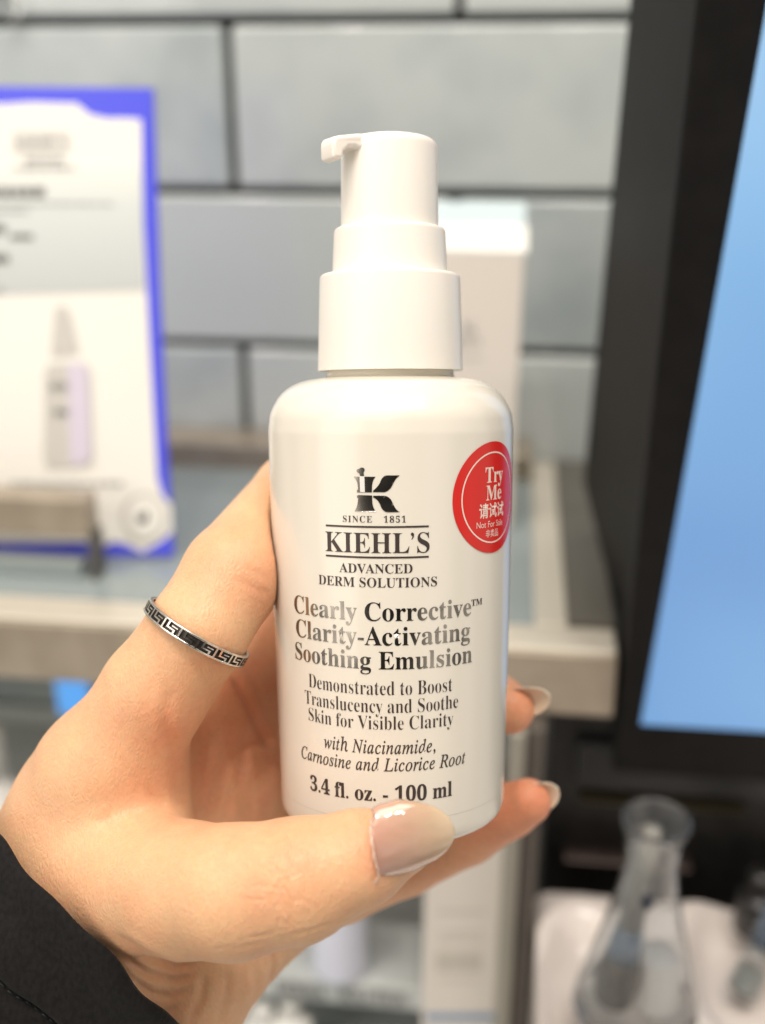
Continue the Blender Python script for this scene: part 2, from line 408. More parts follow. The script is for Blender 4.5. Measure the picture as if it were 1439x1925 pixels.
tag(floor_, kind='structure')
# post
ypo = 320
pa, pbx = onY(944, 1600, ypo), onY(1003, 1925, ypo)
post = empty('shelf_post', Matrix.Translation((pa.x, ypo * MM, zl - .062)), 'grey beige metal upright between the white carton and the white tray', 'post')
xa, xb_, xc = onY(938, 1760, ypo).x, onY(968, 1760, ypo).x, onY(1003, 1760, ypo).x
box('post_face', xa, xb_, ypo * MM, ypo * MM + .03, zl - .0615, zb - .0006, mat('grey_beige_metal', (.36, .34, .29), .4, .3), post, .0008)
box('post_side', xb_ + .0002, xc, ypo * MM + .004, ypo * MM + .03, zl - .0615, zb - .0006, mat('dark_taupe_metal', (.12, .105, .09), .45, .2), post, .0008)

def carton2(name, x0, x1, ytop, ybot, Y, dep, label, group=None):
    A, B = onY(x0, ytop, Y), onY(x1, ybot, Y); B.z = zl - .0615
    e = empty(name, Matrix.Translation(((A.x + B.x) / 2, Y * MM, B.z)), label, 'carton', group)
    box('carton_body', A.x, B.x, Y * MM, (Y + dep) * MM, B.z, A.z, M_carton, e, .0006)
    return e
yk = 338
kb = carton2('carton', 800, 936, 1560, 1921, yk, 20, 'white carton with faint print below the hand beside the grey upright')
for (a, b_, c, d) in ((822, 912, 1712, 1716), (830, 905, 1752, 1755), (826, 910, 1766, 1769), (820, 905, 1790, 1826), (826, 900, 1842, 1845)):
    face_bar(a, b_, c, d, yk, mat('faint_print', (.60, .56, .50), .5), kb)
face_bar(801, 935, 1905, 1919, yk, mat('pale_blue_band', (.25, .36, .52), .4), kb)

def small_bottle(label, px, py, Z, h, r, mbody, mcap, group=None):
    p = onZ(px, py, Z)
    e = empty('small_bottle', Matrix.Translation(p), label, 'bottle', group)
    link('bottle_body', lathe_mesh('bottle_body', smooth_prof([(r * .9, 0), (r, .002), (r, h * .72), (r * .45, h * .8), (r * .45, h * .82)], .002), 40), mbody, e)
    link('bottle_cap', lathe_mesh('bottle_cap', smooth_prof([(r * .5, h * .821), (r * .5, h * .99), (r * .1, h)], .001), 32), mcap, e)
    return e
M_lav = mat('lavender_glass', (.74, .77, .90), .15)
small_bottle('small lavender and white bottle on the lower shelf below the hand', 640, 1815, ZL + .2, .062, .013, M_lav, M_white)
small_bottle('squat white bottle, left of the pair at the bottom edge', 500, 2010, ZL - 62, .040, .010, M_white, M_white)
small_bottle('squat white bottle, right of the pair at the bottom edge', 552, 2005, ZL - 62, .042, .010, M_white, M_white)
small_bottle('plain white bottle at the left edge under the shelf', 42, 1786, ZL + .2, .120, .014, M_white, M_white)
# little lit blue panel below the shelf
bl = bpy.data.materials.new('lit_blue'); bl.use_nodes = True
bb = bl.node_tree.nodes['Principled BSDF']; bb.inputs['Base Color'].default_value = (.02, .05, .1, 1)
bb.inputs['Emission Color'].default_value = (.12, .42, .95, 1); bb.inputs['Emission Strength'].default_value = .9
A, B = onY(104, 1278, 470), onY(172, 1345, 470)
bx = empty('blue_panel', Matrix.Translation((A.x, .47, B.z)), 'small glowing blue panel under the shelf left of the hand', 'panel')
box('panel_case', A.x - .001, B.x + .001, .4702, .477, B.z - .001, A.z + .001, M_white, bx, .0006)
box('lit_face', A.x, B.x, .4695, .4701, B.z, A.z, bl, bx)

# glass stud top left
M_cg = bpy.data.materials.new('clear_glass'); M_cg.use_nodes = True
b = M_cg.node_tree.nodes['Principled BSDF']; b.inputs['Transmission Weight'].default_value = 1; b.inputs['Roughness'].default_value = .03; b.inputs['IOR'].default_value = 1.47
p = onY(28, 18, YW - 8)
st = link('glass_stud', lathe_mesh('glass_stud', smooth_prof([(.0008, 0), (.0032, .0), (.0042, .003), (.003, .006), (.0008, .0068)], .001), 32), M_cg)
st.location = p; st.rotation_euler = (R(-90), 0, 0); st.rotation_euler = (R(90), 0, 0)
tag(st, 'small clear glass stud on the tiles at the top left corner', 'stud')

# ------------------------------------------------------------------ white tray with flask and testers
ZT = -300.0
zt_ = CAMZ + ZT * MM
q0 = onZ(1008, 1664, ZT); yT = q0.y
tray = empty('tray', Matrix.Translation((q0.x + .1, yT, zt_ - .02)), 'glossy white display tray with oval wells holding the clear flask', 'tray')
M_tray = mat('white_lacquer', (.76, .70, .655), .22)
# heightfield top with wells
nx, ny = 90, 90
X0, X1_, Y0_, Y1_ = q0.x, q0.x + .26, .12, yT
wl = onZ(1108, 1850, ZT); wr = onZ(1420, 1830, ZT)
vs, fs = [], []
for j in range(ny + 1):
    for i in range(nx + 1):
        x = X0 + (X1_ - X0) * i / nx; y = Y0_ + (Y1_ - Y0_) * j / ny; z = zt_
        for (c, rx, ry, dp) in ((wl, .016, .030, .012), (wr, .020, .032, .012)):
            q = ((x - c.x) / rx) ** 2 + ((y - c.y) / ry) ** 2
            z -= dp / (1 + math.exp(min(40, (q - 1) * 5)))
            z += .002 * math.exp(-((q - 1.7) / .5) ** 2)
        z -= .004 * math.exp(-(x - X0) / .0015) + .003 * math.exp(-(Y1_ - y) / .0015)
        vs.append((x, y, z))
for j in range(ny):
    for i in range(nx):
        k = j * (nx + 1) + i; fs.append((k, k + 1, k + nx + 2, k + nx + 1))
link('tray_top', mesh('tray_top', vs, fs), M_tray, tray, world=True)
box('tray_side', X0 + .0002, X1_, Y0_, Y1_ - .0002, zl - .061, zt_ - .016, M_tray, tray)
fpos = onZ(1192, 1905, ZT)
FH = (onY(1250, 1542, fpos.y / MM).z - zt_)
rr = FH / .086
M_fl = mat('tinted_glass', (.95, .97, .98), .02, Transmission_Weight=.96, IOR=1.47)
flask = empty('flask', Matrix.Translation(fpos + Vector((0, 0, .0004))), 'clear conical glass flask with flared round rim standing on the white tray', 'flask')
outer = [(.0205, 0), (.0215, .003), (.0200, .012), (.0142, .036), (.0098, .056), (.0084, .068), (.0090, .078), (.0112, .0855)]
inner = [(.0100, .0862), (.0076, .078), (.0070, .068), (.0084, .056), (.0128, .036), (.0188, .012), (.0190, .006), (.0005, .003)]
pr = smooth_prof([(r_, z * rr) for r_, z in outer + inner], .0015, 4)
link('glass_body', lathe_mesh('glass_body', [(0.0003, 0)] + pr, 64, True, True), M_fl, flask)
link('frosted_base', lathe_mesh('frosted_base', smooth_prof([(.0002, .0045), (.0085, .0046), (.0070, .026), (.0002, .0265)], .001, 4), 48), M_white, flask).location = (.0068, .002, 0)
M_mark = mat('dark_mark', (.02, .025, .04), .4)
mk = link('printed_mark', lathe_mesh('printed_mark', smooth_prof([(.0004, -.0030), (.0021, -.0012), (.0021, .001), (.0004, .0038)], .001), 20), M_mark, flask)
mpos = onY(1217, 1697, (fpos.y - .0135) / MM); mk.location = mpos - PW[flask.name].translation

def leaning(name, label, cat, top, bot, parts):
    """things that lean: z axis runs from bot to top"""
    ax = (top - bot); M = Matrix.Translation(bot) @ ax.to_track_quat('Z', 'Y').to_matrix().to_4x4()
    e = empty(name, M, label, cat)
    L = ax.length
    for pn, pr_, m in parts:
        link(pn, lathe_mesh(pn, smooth_prof([(r_ * MM, z * L) for r_, z in pr_], .001), 40), m, e)
    return e
M_brown = add_noise(mat('brown_bristle', (.12, .09, .06), .35, .3), 500, (.03, .02, .012), (.08, .055, .03), stretch=(1, 1, .2), bump=.4)
M_bgrey = mat('blue_grey_ferrule', (.16, .22, .30), .25, .4)
M_hnd = mat('beige_handle', (.26, .25, .22), .2)
leaning('makeup_brush', 'brown tipped brush with blue grey collar leaning inside the clear flask', 'brush',
        fpos + Vector((-.0005, .001, .078)), fpos + Vector((-.0085, -.003, .006)),
        [('bristle_tip', [(3, 0), (6.5, .05), (7.6, .18), (6, .30)], M_brown), ('collar', [(5.9, .302), (5.2, .40), (4.4, .47)], M_bgrey), ('handle', [(4.2, .472), (3.6, .75), (3.0, 1.0)], M_hnd)])
leaning('glass_dropper', 'clear glass dropper with a white cap leaning in the right well at the edge', 'dropper',
        onZ(1475, 1700, ZT + 30), onZ(1392, 1868, ZT - 4),
        [('glass_tube', [(3, 0), (5.2, .04), (5.2, .5), (4, .55)], M_cg), ('liquid', [(2.4, .04), (4.2, .06), (4.2, .30), (2.4, .31)], mat('pale_liquid', (.5, .55, .53), .2)), ('cap', [(5.4, .552), (5.4, 1.0), (3, 1.05)], M_bgrey), ('highlight_bead', [(1.5, .36), (4.4, .40), (4.4, .47), (1.5, .50)], M_white)])  # white bead in the tube imitates the highlight on the glass
leaning('black_bottle', 'small black tester standing behind the white tray at the right edge', 'bottle',
        onZ(1432, 1660, ZT + 20), onZ(1425, 1745, ZT + .5), [('bottle_body', [(9, 0), (9, .7), (6, .85)], M_blk), ('cap', [(5, .86), (5, 1.25)], M_blk)])

# ------------------------------------------------------------------ pump bottle
TILT = R(6.0); D0 = 201.3
Ay = (CY - 820) / FPX * D0; Ax = (735 - CX) / FPX * D0
ct, st_ = math.cos(TILT), math.sin(TILT)
Zc = Vector((-.006, ct, st_)).normalized()
Xc = (Vector((1, 0, 0)) - Zc * Zc.x).normalized(); Yc = Zc.cross(Xc)
Bc = Matrix((Xc, Yc, Zc)).transposed().to_4x4()
Bc = Matrix.Translation(Vector((Ax, Ay, -D0)) * MM) @ Bc
BM = CM @ Bc                                                    # bottle frame in the world
BMi_cam = Bc.inverted()
def s_ax(py):
    k = (CY - py) / FPX; return (k * D0 - Ay) / (ct + k * st_)
def r_ax(py, hw):
    s = s_ax(py); d = D0 - s * st_; q = hw / FPX; return d * q / math.sqrt(1 + q * q)
def prj(x, y, z):                                               # bottle-local mm -> photo px
    v = Bc @ (Vector((x, y, z)) * MM); return CX + FPX * v.x / -v.z, CY - FPX * v.y / -v.z
body_pts = [(798, 230.5), (900, 228), (1028, 225.5), (1112, 221.5), (1200, 219), (1300, 215.5), (1400, 212), (1470, 209)]
bs = [s_ax(a) for a, _ in body_pts]; br = [r_ax(a, h) for a, h in body_pts]
cf = np.polyfit(bs, br, 2)
def body_r(s): return float(np.polyval(cf, s))
def s_front(py, r, th=0):
    lo, hi = -90, 70
    for _ in range(40):
        m_ = (lo + hi) / 2
        if prj(r * math.sin(th), -r * math.cos(th), m_)[1] > py: lo = m_
        else: hi = m_
    return lo
def th_at(px, s, r):
    lo, hi = -1.45, 1.45
    for _ in range(40):
        m_ = (lo + hi) / 2
        if prj(r * math.sin(m_), -r * math.cos(m_), s)[0] < px: lo = m_
        else: hi = m_
    return lo

bottle = empty('pump_bottle', BM, 'white pump bottle of emulsion with black lettering held upright in the hand', 'bottle')
M_pearl = mat('pearl_white', (.75, .715, .63), .22, spec=.5, Coat_Weight=.35, Coat_Roughness=.06)
M_pump = mat('white_plastic', (.86, .825, .76), .3, Subsurface_Weight=.15, Subsurface_Scale=.002)
S = MM
sb = s_ax(1514)
r0 = body_r(s_ax(1470))
s79 = s_ax(798)
pts = [(.0001, sb * S), (r0 * .70 * S, sb * S, 2.5), (body_r(sb + 5) * .997 * S, (sb + .0) * S, 6.3)]
for s_ in np.linspace(sb + 6.5, s79 - 1.0, 12): pts.append((body_r(s_) * S, s_ * S, .5))
bp_ = []
for (px_, hw_) in ((773, 227), (744, 210), (730, 195), (719, 174), (713, 150)):
    bp_.append((r_ax(px_, hw_) * S, s_ax(px_) * S, 1.5))
pts += bp_ + [(r_ax(711, 119) * S, s_ax(709) * S, .6), (r_ax(711, 117.5) * S, s_ax(690) * S)]
link('bottle_body', lathe_mesh('bottle_body', smooth_prof(pts, .001, 6), 192), M_pearl, bottle)
# collar, sleeve, head
c_b, c_t = s_ax(697), s_ax(518)
link('collar', lathe_mesh('collar', smooth_prof([(r_ax(697, 134.5) * S, c_b * S), (r_ax(697, 136.3) * S, c_b * S, .2), (r_ax(518, 132) * S, c_t * S, .8), (r_ax(518, 100) * S, c_t * S)], .0003), 160, False, False), M_pump, bottle)
link('collar_underside', lathe_mesh('collar_underside', [(r_ax(697, 116) * S, (c_b + .3) * S), (r_ax(697, 134.6) * S, (c_b + .02) * S)], 160, False, False), M_pump, bottle)
m_b, m_t = c_t + .05, s_ax(431)
link('pump_sleeve', lathe_mesh('pump_sleeve', smooth_prof([(r_ax(511, 109) * S, (m_b - 2) * S), (r_ax(431, 104.7) * S, m_t * S, .9), (r_ax(431, 86) * S, m_t * S)], .0008), 128, False, False), M_pump, bottle)
h_b, h_t = m_t + .05, s_ax(266)
rh = r_ax(300, 90.5)
link('pump_head', lathe_mesh('pump_head', smooth_prof([(r_ax(420, 91.8) * S, (h_b - 2) * S), (rh * S, (h_t - .2) * S, 1.5), (rh * .6 * S, (h_t + .45) * S, 2), (.0001, (h_t + .6) * S)], .0015), 128, False, True), M_pump, bottle)
# nozzle: side outline (u along the spout, z) extruded across
NY = R(-53)
top = h_t - .15
u = [(1, .5), (5, .35), (9.0, -.10), (12.6, -.80), (13.6, -1.1), (14.1, -1.7), (14.2, -2.6), (14.1, -4.5), (13.7, -4.95), (12.5, -4.95), (12.1, -4.5), (11.9, -3.5), (11.0, -2.75), (9.8, -2.55), (8.6, -2.9), (7.9, -4.0), (7.5, -5.6), (1, -6)]
hw0 = lambda uu: 3.0 if uu < 8 else 3.0 - .8 * (uu - 8) / 6
vs = [];
for sgn in (-1, 1):
    for (a, z) in u:
        a *= .985
        yv = sgn * hw0(a)
        dirx, diry = math.sin(NY), -math.cos(NY)
        vs.append(((dirx * a - diry * yv) * S, (diry * a + dirx * yv) * S, (top + z) * S))
nU = len(u)
fs = [tuple(range(nU)), tuple(range(2 * nU - 1, nU - 1, -1))] + [(i, i + nU, (i + 1) % nU + nU, (i + 1) % nU) for i in range(nU)]
me = mesh('nozzle', vs, fs); bm = bmesh.new(); bm.from_mesh(me); bmesh.ops.recalc_face_normals(bm, faces=bm.faces); bm.to_mesh(me); bm.free()
bevel(link('nozzle', me, M_pump, bottle, smooth=False), .0011, 5, 50)

# printing
def mk_ink(name, col, rough, metal=0, bump=0):
    m = mat(name, col, rough, metal)
    return m
M_txt = mat('brown_black_ink', (.045, .032, .028), .45)
M_foil = add_noise(mat('silver_foil', (.45, .42, .38), .19, 1.0), 170, (.24, .22, .20), (.46, .43, .38), detail=1)
def wrap(name, bm, x0, x1, pyb, pyt, m, capH=None, lift=.07, par=None, x_lo=None, x_hi=None, yref=None):
    """maps the flat glyph mesh on to the bottle: ink spans photo columns x0..x1, baseline row pyb, capital tops row pyt (rows where theta = 0)"""
    xs = [v.co.x for v in bm.verts]; a, c = min(xs), max(xs)
    if x_lo is not None: a, c = x_lo, x_hi
    capH = capH or .662
    r = body_r(s_front(pyb, 22.0)) + lift
    sb_, st2 = s_front(pyb, r), s_front(pyt, r)
    t0, t1 = th_at(x0, sb_, r), th_at(x1, sb_, r)
    for v in bm.verts:
        th = t0 + (v.co.x - a) / (c - a) * (t1 - t0)
        s = sb_ + v.co.y / capH * (st2 - sb_)
        q = body_r(s) + lift
        v.co = Vector((q * math.sin(th), -q * math.cos(th), s)) * MM
    me = bpy.data.meshes.new(name); bm.to_mesh(me); bm.free()
    return link(name, me, m, par or bottle, smooth=True)
# name, photo x0, x1, baseline y, cap-top y, material, style, offset, spacing
LINES = [("SINCE   1851", 645, 763.5, 982.5, 970.5, M_txt, 'bold', -.004, 1.22),
         ("KIEHL’S", 612.5, 808, 1040, 1003, M_txt, 'bold', -.004, 1.0),
         ("ADVANCED", 638.5, 776, 1078, 1061, M_txt, 'bold', -.004, 1.0),
         ("DERM SOLUTIONS", 599.5, 822, 1104.5, 1087, M_txt, 'bold', -.004, 1.0),
         ("Clearly Corrective", 554, 886, 1167.5, 1134, M_foil, 'bold', .0, 1.0),
         ("Clarity-Activating", 557.5, 884, 1213.5, 1180, M_foil, 'bold', .0, 1.0),
         ("Soothing Emulsion", 556, 887.5, 1258.5, 1226, M_foil, 'bold', .0, 1.0),
         ("Demonstrated to Boost", 581, 850.5, 1307, 1281, M_txt, 'bold', -.012, 1.0),
         ("Translucency and Soothe", 574, 861.5, 1340.5, 1315, M_txt, 'bold', -.012, 1.0),
         ("Skin for Visible Clarity", 581, 852.5, 1372, 1347, M_txt, 'bold', -.012, 1.0),
         ("with Niacinamide,", 610, 819, 1417.5, 1394, M_txt, 'italic', .009, 1.08),
         ("Carnosine and Licorice Root", 567.5, 875, 1450, 1427, M_txt, 'italic', .009, 1.08),
         ("3.4 fl. oz. - 100 ml", 584, 850, 1506.5, 1479, M_txt, 'bold', .006, 1.0)]
for s, x0, x1, yb_, yt_, m, sty, off, spc in LINES:
    wrap('lettering', text_bm(s, sty, off, spc, cut=len(s) * 4), x0, x1, yb_, yt_, m)
wrap('lettering', text_bm('TM', 'bold', .0, cut=6), 886.5, 907, 1150.5, 1138.5, M_txt)
def bar_bm(w_, h_, n_=24):
    bm = bmesh.new(); a = [bm.verts.new((w_ * i / n_, 0, 0)) for i in range(n_ + 1)]; b_ = [bm.verts.new((w_ * i / n_, h_, 0)) for i in range(n_ + 1)]
    for i in range(n_): bm.faces.new((a[i], a[i + 1], b_[i + 1], b_[i]))
    return bm
wrap('printed_rule', bar_bm(10, 1), 613, 806.5, 992.5, 989, M_txt, capH=1)
wrap('printed_rule', bar_bm(10, 1), 613, 806.5, 1050, 1046.5, M_txt, capH=1)
# logo: drawn in photo px around (665..752, 878..964)
def poly_bm(polys, cuts=None):
    bm = bmesh.new()
    for P in polys:
        f = bm.faces.new([bm.verts.new((x, -y, 0)) for x, y in P])
    bmesh.ops.triangulate(bm, faces=bm.faces[:])
    if cuts:
        for x in np.arange(*cuts):
            bmesh.ops.bisect_plane(bm, geom=bm.verts[:] + bm.edges[:] + bm.faces[:], plane_co=(x, 0, 0), plane_no=(1, 0, 0), dist=1e-6)
    return bm
def bez(p, q, r, n=8): return [((1 - t) ** 2 * p[0] + 2 * t * (1 - t) * q[0] + t * t * r[0], (1 - t) ** 2 * p[1] + 2 * t * (1 - t) * q[1] + t * t * r[1]) for t in [i / n for i in range(n + 1)]]
# zoomed drawing coordinates (origin 640,860, scale 4.232)
upper = [(110, 152)] + [(150, 152), (150, 272), (145, 285)] + [(152, 285), (255, 268)] + bez((255, 268), (235, 200), (282, 152)) + [(205, 152), (190, 120)]
mortar_u = [(110, 153), (282, 153)] + bez((282, 153), (250, 180), (252, 262)) + [(252, 278), (146, 278)] + [(132, 278), (132, 262)] + bez((142, 255), (142, 185), (110, 158))
mortar_l = [(146, 300), (132, 306), (134, 322)] + bez((142, 325), (140, 395), (112, 430)) + [(284, 432)] + bez((284, 432), (252, 395), (254, 322)) + [(254, 302)]
leaf_u = bez((262, 262), (300, 235), (318, 195)) + bez((318, 195), (335, 145), (372, 142)) + [(475, 142)] + bez((475, 142), (440, 165), (420, 210)) + bez((420, 210), (395, 268), (350, 276)) + [(262, 276)]
leaf_l = [(262, 304)] + [(352, 304)] + bez((352, 304), (398, 312), (418, 362)) + bez((418, 362), (440, 420), (476, 436)) + [(378, 436)] + bez((378, 436), (335, 432), (318, 378)) + bez((318, 378), (302, 335), (262, 318))
pestle = [(140, 120), (128, 108), (134, 96), (148, 92), (166, 80), (184, 82), (196, 92), (192, 108), (186, 116), (190, 152), (158, 152), (154, 126)]
def Z2(P): return [(640 + x / 4.232, 860 + y / 4.232) for x, y in P]
def logo(P, m, lift):
    bm = poly_bm([Z2(P)], (640, 780, 4))
    r = body_r(s_front(920, 22.5)) + lift
    for v in bm.verts:
        s = s_front(-v.co.y, r); th = th_at(v.co.x, s, r)
        q = body_r(s) + lift; v.co = Vector((q * math.sin(th), -q * math.cos(th), s)) * MM
    me = bpy.data.meshes.new('logo_piece'); bm.to_mesh(me); bm.free()
    return link('logo_piece', me, m, bottle)
for P in (mortar_u, mortar_l, leaf_u, leaf_l): logo(P, M_foil if P in (mortar_u, mortar_l) else M_foil, .075)
logo(pestle, M_foil, .075)
logo([(154, 150), (192, 150), (196, 276), (158, 276)], mat('bright_foil', (.95, .93, .9), .55, 1.0), .085)

# transparent film edge near the base: a hairline
M_line = mat('film_edge', (.52, .50, .46), .4)
bmh = bmesh.new(); N = 120
pv = None
for i in range(N + 1):
    th = R(-88) + R(176) * i / N; s = max(s_front(1543, 21.3), sb + 5.6)
    q = body_r(s) + .03
    a = bmh.verts.new(Vector((q * math.sin(th), -q * math.cos(th), s)) * MM); c = bmh.verts.new(Vector((q * math.sin(th), -q * math.cos(th), s + .09)) * MM)
    if pv: bmh.faces.new((pv[0], a, c, pv[1]))
    pv = (a, c)
me = bpy.data.meshes.new('film_edge'); bmh.to_mesh(me); bmh.free(); link('film_edge', me, M_line, bottle)

# red sticker
M_red = mat('red_sticker', (.66, .018, .012), .25)
M_spk = mat('pale_pink_ink', (.86, .70, .62), .35)
SR = 9.9
_r = body_r(s_ax(934)); s_c = s_front(934, _r, R(54)); TC = th_at(850.5, s_c, _r) + SR / _r
def on_body(uu, vv, lift):
    s = s_c + vv; q = body_r(s); th = TC + uu / q; q += lift
    return Vector((q * math.sin(th), -q * math.cos(th), s)) * MM
def sticker_bm(r_in, r_out, lift, nr=10, n_=96):
    bm = bmesh.new(); rings = []
    for j in range(nr + 1):
        rr_ = max(r_in + (r_out - r_in) * j / nr, .001)
        rings.append([bm.verts.new(on_body(rr_ * math.cos(2 * math.pi * i / n_), rr_ * math.sin(2 * math.pi * i / n_), lift)) for i in range(n_)])
    for j in range(nr):
        for i in range(n_):
            k = (i + 1) % n_; bm.faces.new((rings[j][i], rings[j + 1][i], rings[j + 1][k], rings[j][k]))
    return bm
def bm_obj(name, bm, m, par):
    me = bpy.data.meshes.new(name); bmesh.ops.recalc_face_normals(bm, faces=bm.faces); bm.to_mesh(me); bm.free(); return link(name, me, m, par)
stick = bm_obj('sticker', sticker_bm(0, SR, .09), M_red, bottle)
bm_obj('printed_ring', sticker_bm(7.85, 8.12, .12, 1), M_spk, stick)
def st_text(s, cx_, w_, vb, hcap, style, off=0.0):
    bm = text_bm(s, style, off, cut=len(s) * 3); xs = [v.co.x for v in bm.verts]; a, c = min(xs), max(xs)
    ys = [v.co.y for v in bm.verts]; cap = .662 if style == 'bold' else (.72 if ord(s[0]) < 300 else max(ys))
    for v in bm.verts:
        v.co = on_body(cx_ - w_ / 2 + (v.co.x - a) / (c - a) * w_, vb + v.co.y / cap * hcap, .12)
    me = bpy.data.meshes.new('lettering'); bm.to_mesh(me); bm.free(); return link('lettering', me, M_spk, stick)
st_text('Try', .4, 5.8, 2.7, 2.6, 'bold', .005)
st_text('Me', .3, 5.0, -.4, 2.5, 'bold', .005)
st_text('请试试', -.1, 7.8, -3.3, 2.4, 'plain', .018)
st_text('Not For Sale', -.6, 8.0, -5.2, 1.15, 'plain', -.002)
st_text('非卖品', -.2, 3.9, -6.9, 1.25, 'plain', .004)

# ------------------------------------------------------------------ person: hand, nails, sleeve
def C3(px, py, d): return np.array([(px - CX) * d / FPX, (CY - py) * d / FPX, -d], dtype=np.float64)
# (from, to) tapered limbs: px, py, depth mm, radius mm
def seg_group(pts): return [(C3(*pts[i][:3]), C3(*pts[i + 1][:3]), pts[i][3], pts[i + 1][3]) for i in range(len(pts) - 1)]
G_index = seg_group([(203, 1450, 199, 11.5), (292, 1300, 195, 9.9), (371, 1189, 193, 9.1), (440, 1080, 199, 9.5), (560, 935, 222, 9.4), (680, 925, 243, 8.2), (830, 985, 246, 7.2), (890, 1020, 236, 6.4)])
G_middle = seg_group([(400, 1310, 226, 10.0), (500, 1225, 238, 9.8), (640, 1200, 256, 9.0), (850, 1265, 250, 7.8), (935, 1324, 232, 6.2), (959, 1332, 226, 5.4)])
G_ring = seg_group([(450, 1470, 229, 10.0), (560, 1420, 245, 9.2), (690, 1400, 258, 8.8), (840, 1410, 250, 7.5), (885, 1430, 240, 6.5)])
G_pinky = seg_group([(520, 1672, 224, 10.0), (640, 1655, 233, 9.0), (760, 1616, 238, 7.8), (880, 1566, 236, 6.7), (960, 1523, 230, 5.7), (993, 1507, 227, 5.0)])
G_thumb = seg_group([(170, 1640, 201, 13.5), (345, 1672, 181, 11.2), (440, 1676, 174, 10.6), (560, 1654, 171, 9.7), (680, 1612, 171, 7.6), (755, 1585, 172.7, 5.0), (790, 1576, 173.8, 3.8)])
G_palm = seg_group([(130, 1790, 203, 16.5), (185, 1620, 202, 15.5), (205, 1452, 198, 11.5)]) + \
         seg_group([(105, 1740, 207, 15.0), (153, 1580, 206, 14.6), (182, 1500, 204, 13.0), (200, 1455, 201, 11.6)]) + \
         seg_group([(200, 1800, 213, 15.0), (300, 1500, 222, 12.0), (392, 1330, 226, 9.5)]) + \
         seg_group([(240, 1850, 216, 15.0), (380, 1600, 226, 12.0), (450, 1470, 229, 9.5)]) + \
         seg_group([(290, 1930, 216, 15.0), (400, 1770, 219, 13.0), (500, 1698, 222, 10.5), (520, 1672, 224, 9.5)]) + \
         seg_group([(-130, 2120, 206, 19.0), (130, 1790, 203, 16.5)]) + seg_group([(60, 2200, 215, 19.0), (290, 1930, 216, 15.0)]) + \
         seg_group([(225, 1420, 207, 9.5), (320, 1370, 222, 8.0)]) + \
         seg_group([(245, 1570, 202, 11.0), (265, 1420, 204, 8.0)]) + seg_group([(430, 1370, 234, 10.0), (500, 1580, 234, 10.0)]) + seg_group([(470, 1300, 236, 9.5), (560, 1480, 242, 9.5)])       # web of the thumb
H = .68
lo = np.array([-100, -135, -272.]); hi = np.array([44, 12, -152.])
gx, gy, gz = [np.arange(lo[i], hi[i], H, dtype=np.float32) for i in range(3)]
X, Y, Z = np.meshgrid(gx, gy, gz, indexing='ij')
def cone_d(a, b, ra, rb, X, Y, Z):
    ab = b - a; L2 = float(ab @ ab)
    px_, py_, pz_ = X - np.float32(a[0]), Y - np.float32(a[1]), Z - np.float32(a[2])
    t = np.clip((px_ * np.float32(ab[0]) + py_ * np.float32(ab[1]) + pz_ * np.float32(ab[2])) / np.float32(L2), 0, 1)
    dx, dy, dz = px_ - t * np.float32(ab[0]), py_ - t * np.float32(ab[1]), pz_ - t * np.float32(ab[2])
    return np.sqrt(dx * dx + dy * dy + dz * dz) - (np.float32(ra) + t * np.float32(rb - ra))
def smin(a, b, k):
    h = np.maximum(np.float32(k) - np.abs(a - b), 0) / np.float32(k)
    return np.minimum(a, b) - h * h * np.float32(k * .25)
def group_d(G, k, X=X, Y=Y, Z=Z):
    d = None
    for a, b, ra, rb in G:
        q = cone_d(a, b, ra, rb, X, Y, Z); d = q if d is None else smin(d, q, k)
    return d
D = group_d(G_palm, 6.0)
D = smin(D, group_d(G_thumb, 1.5), 6.0)
D = smin(D, group_d(G_index, 1.5), 4.0)
fing = group_d(G_middle, 1.5); fing = smin(fing, group_d(G_ring, 1.5), 2.5); fing = smin(fing, group_d(G_pinky, 1.5), 1.2)
D = smin(D, fing, 5.0)
# the bottle presses into the skin
Bi = np.array(BMi_cam)
bx_ = Bi[0, 0] * X + Bi[0, 1] * Y + Bi[0, 2] * Z + Bi[0, 3] / MM
by_ = Bi[1, 0] * X + Bi[1, 1] * Y + Bi[1, 2] * Z + Bi[1, 3] / MM
bz_ = Bi[2, 0] * X + Bi[2, 1] * Y + Bi[2, 2] * Z + Bi[2, 3] / MM
rb_ = np.sqrt(bx_ ** 2 + by_ ** 2)
dB = np.maximum(rb_ - np.polyval(cf, bz_).astype(np.float32), (sb - bz_))
dB = np.maximum(rb_ - (np.polyval(cf, bz_) - np.clip(sb + 5 - bz_, 0, 5) ** 2 / 25 * 4.2).astype(np.float32), sb - bz_)
D = -smin(-D, (dB - np.float32(.10)), 1.0)
D = D.astype(np.float32)
del bx_, by_, bz_, rb_, dB, X, Y, Z, fing

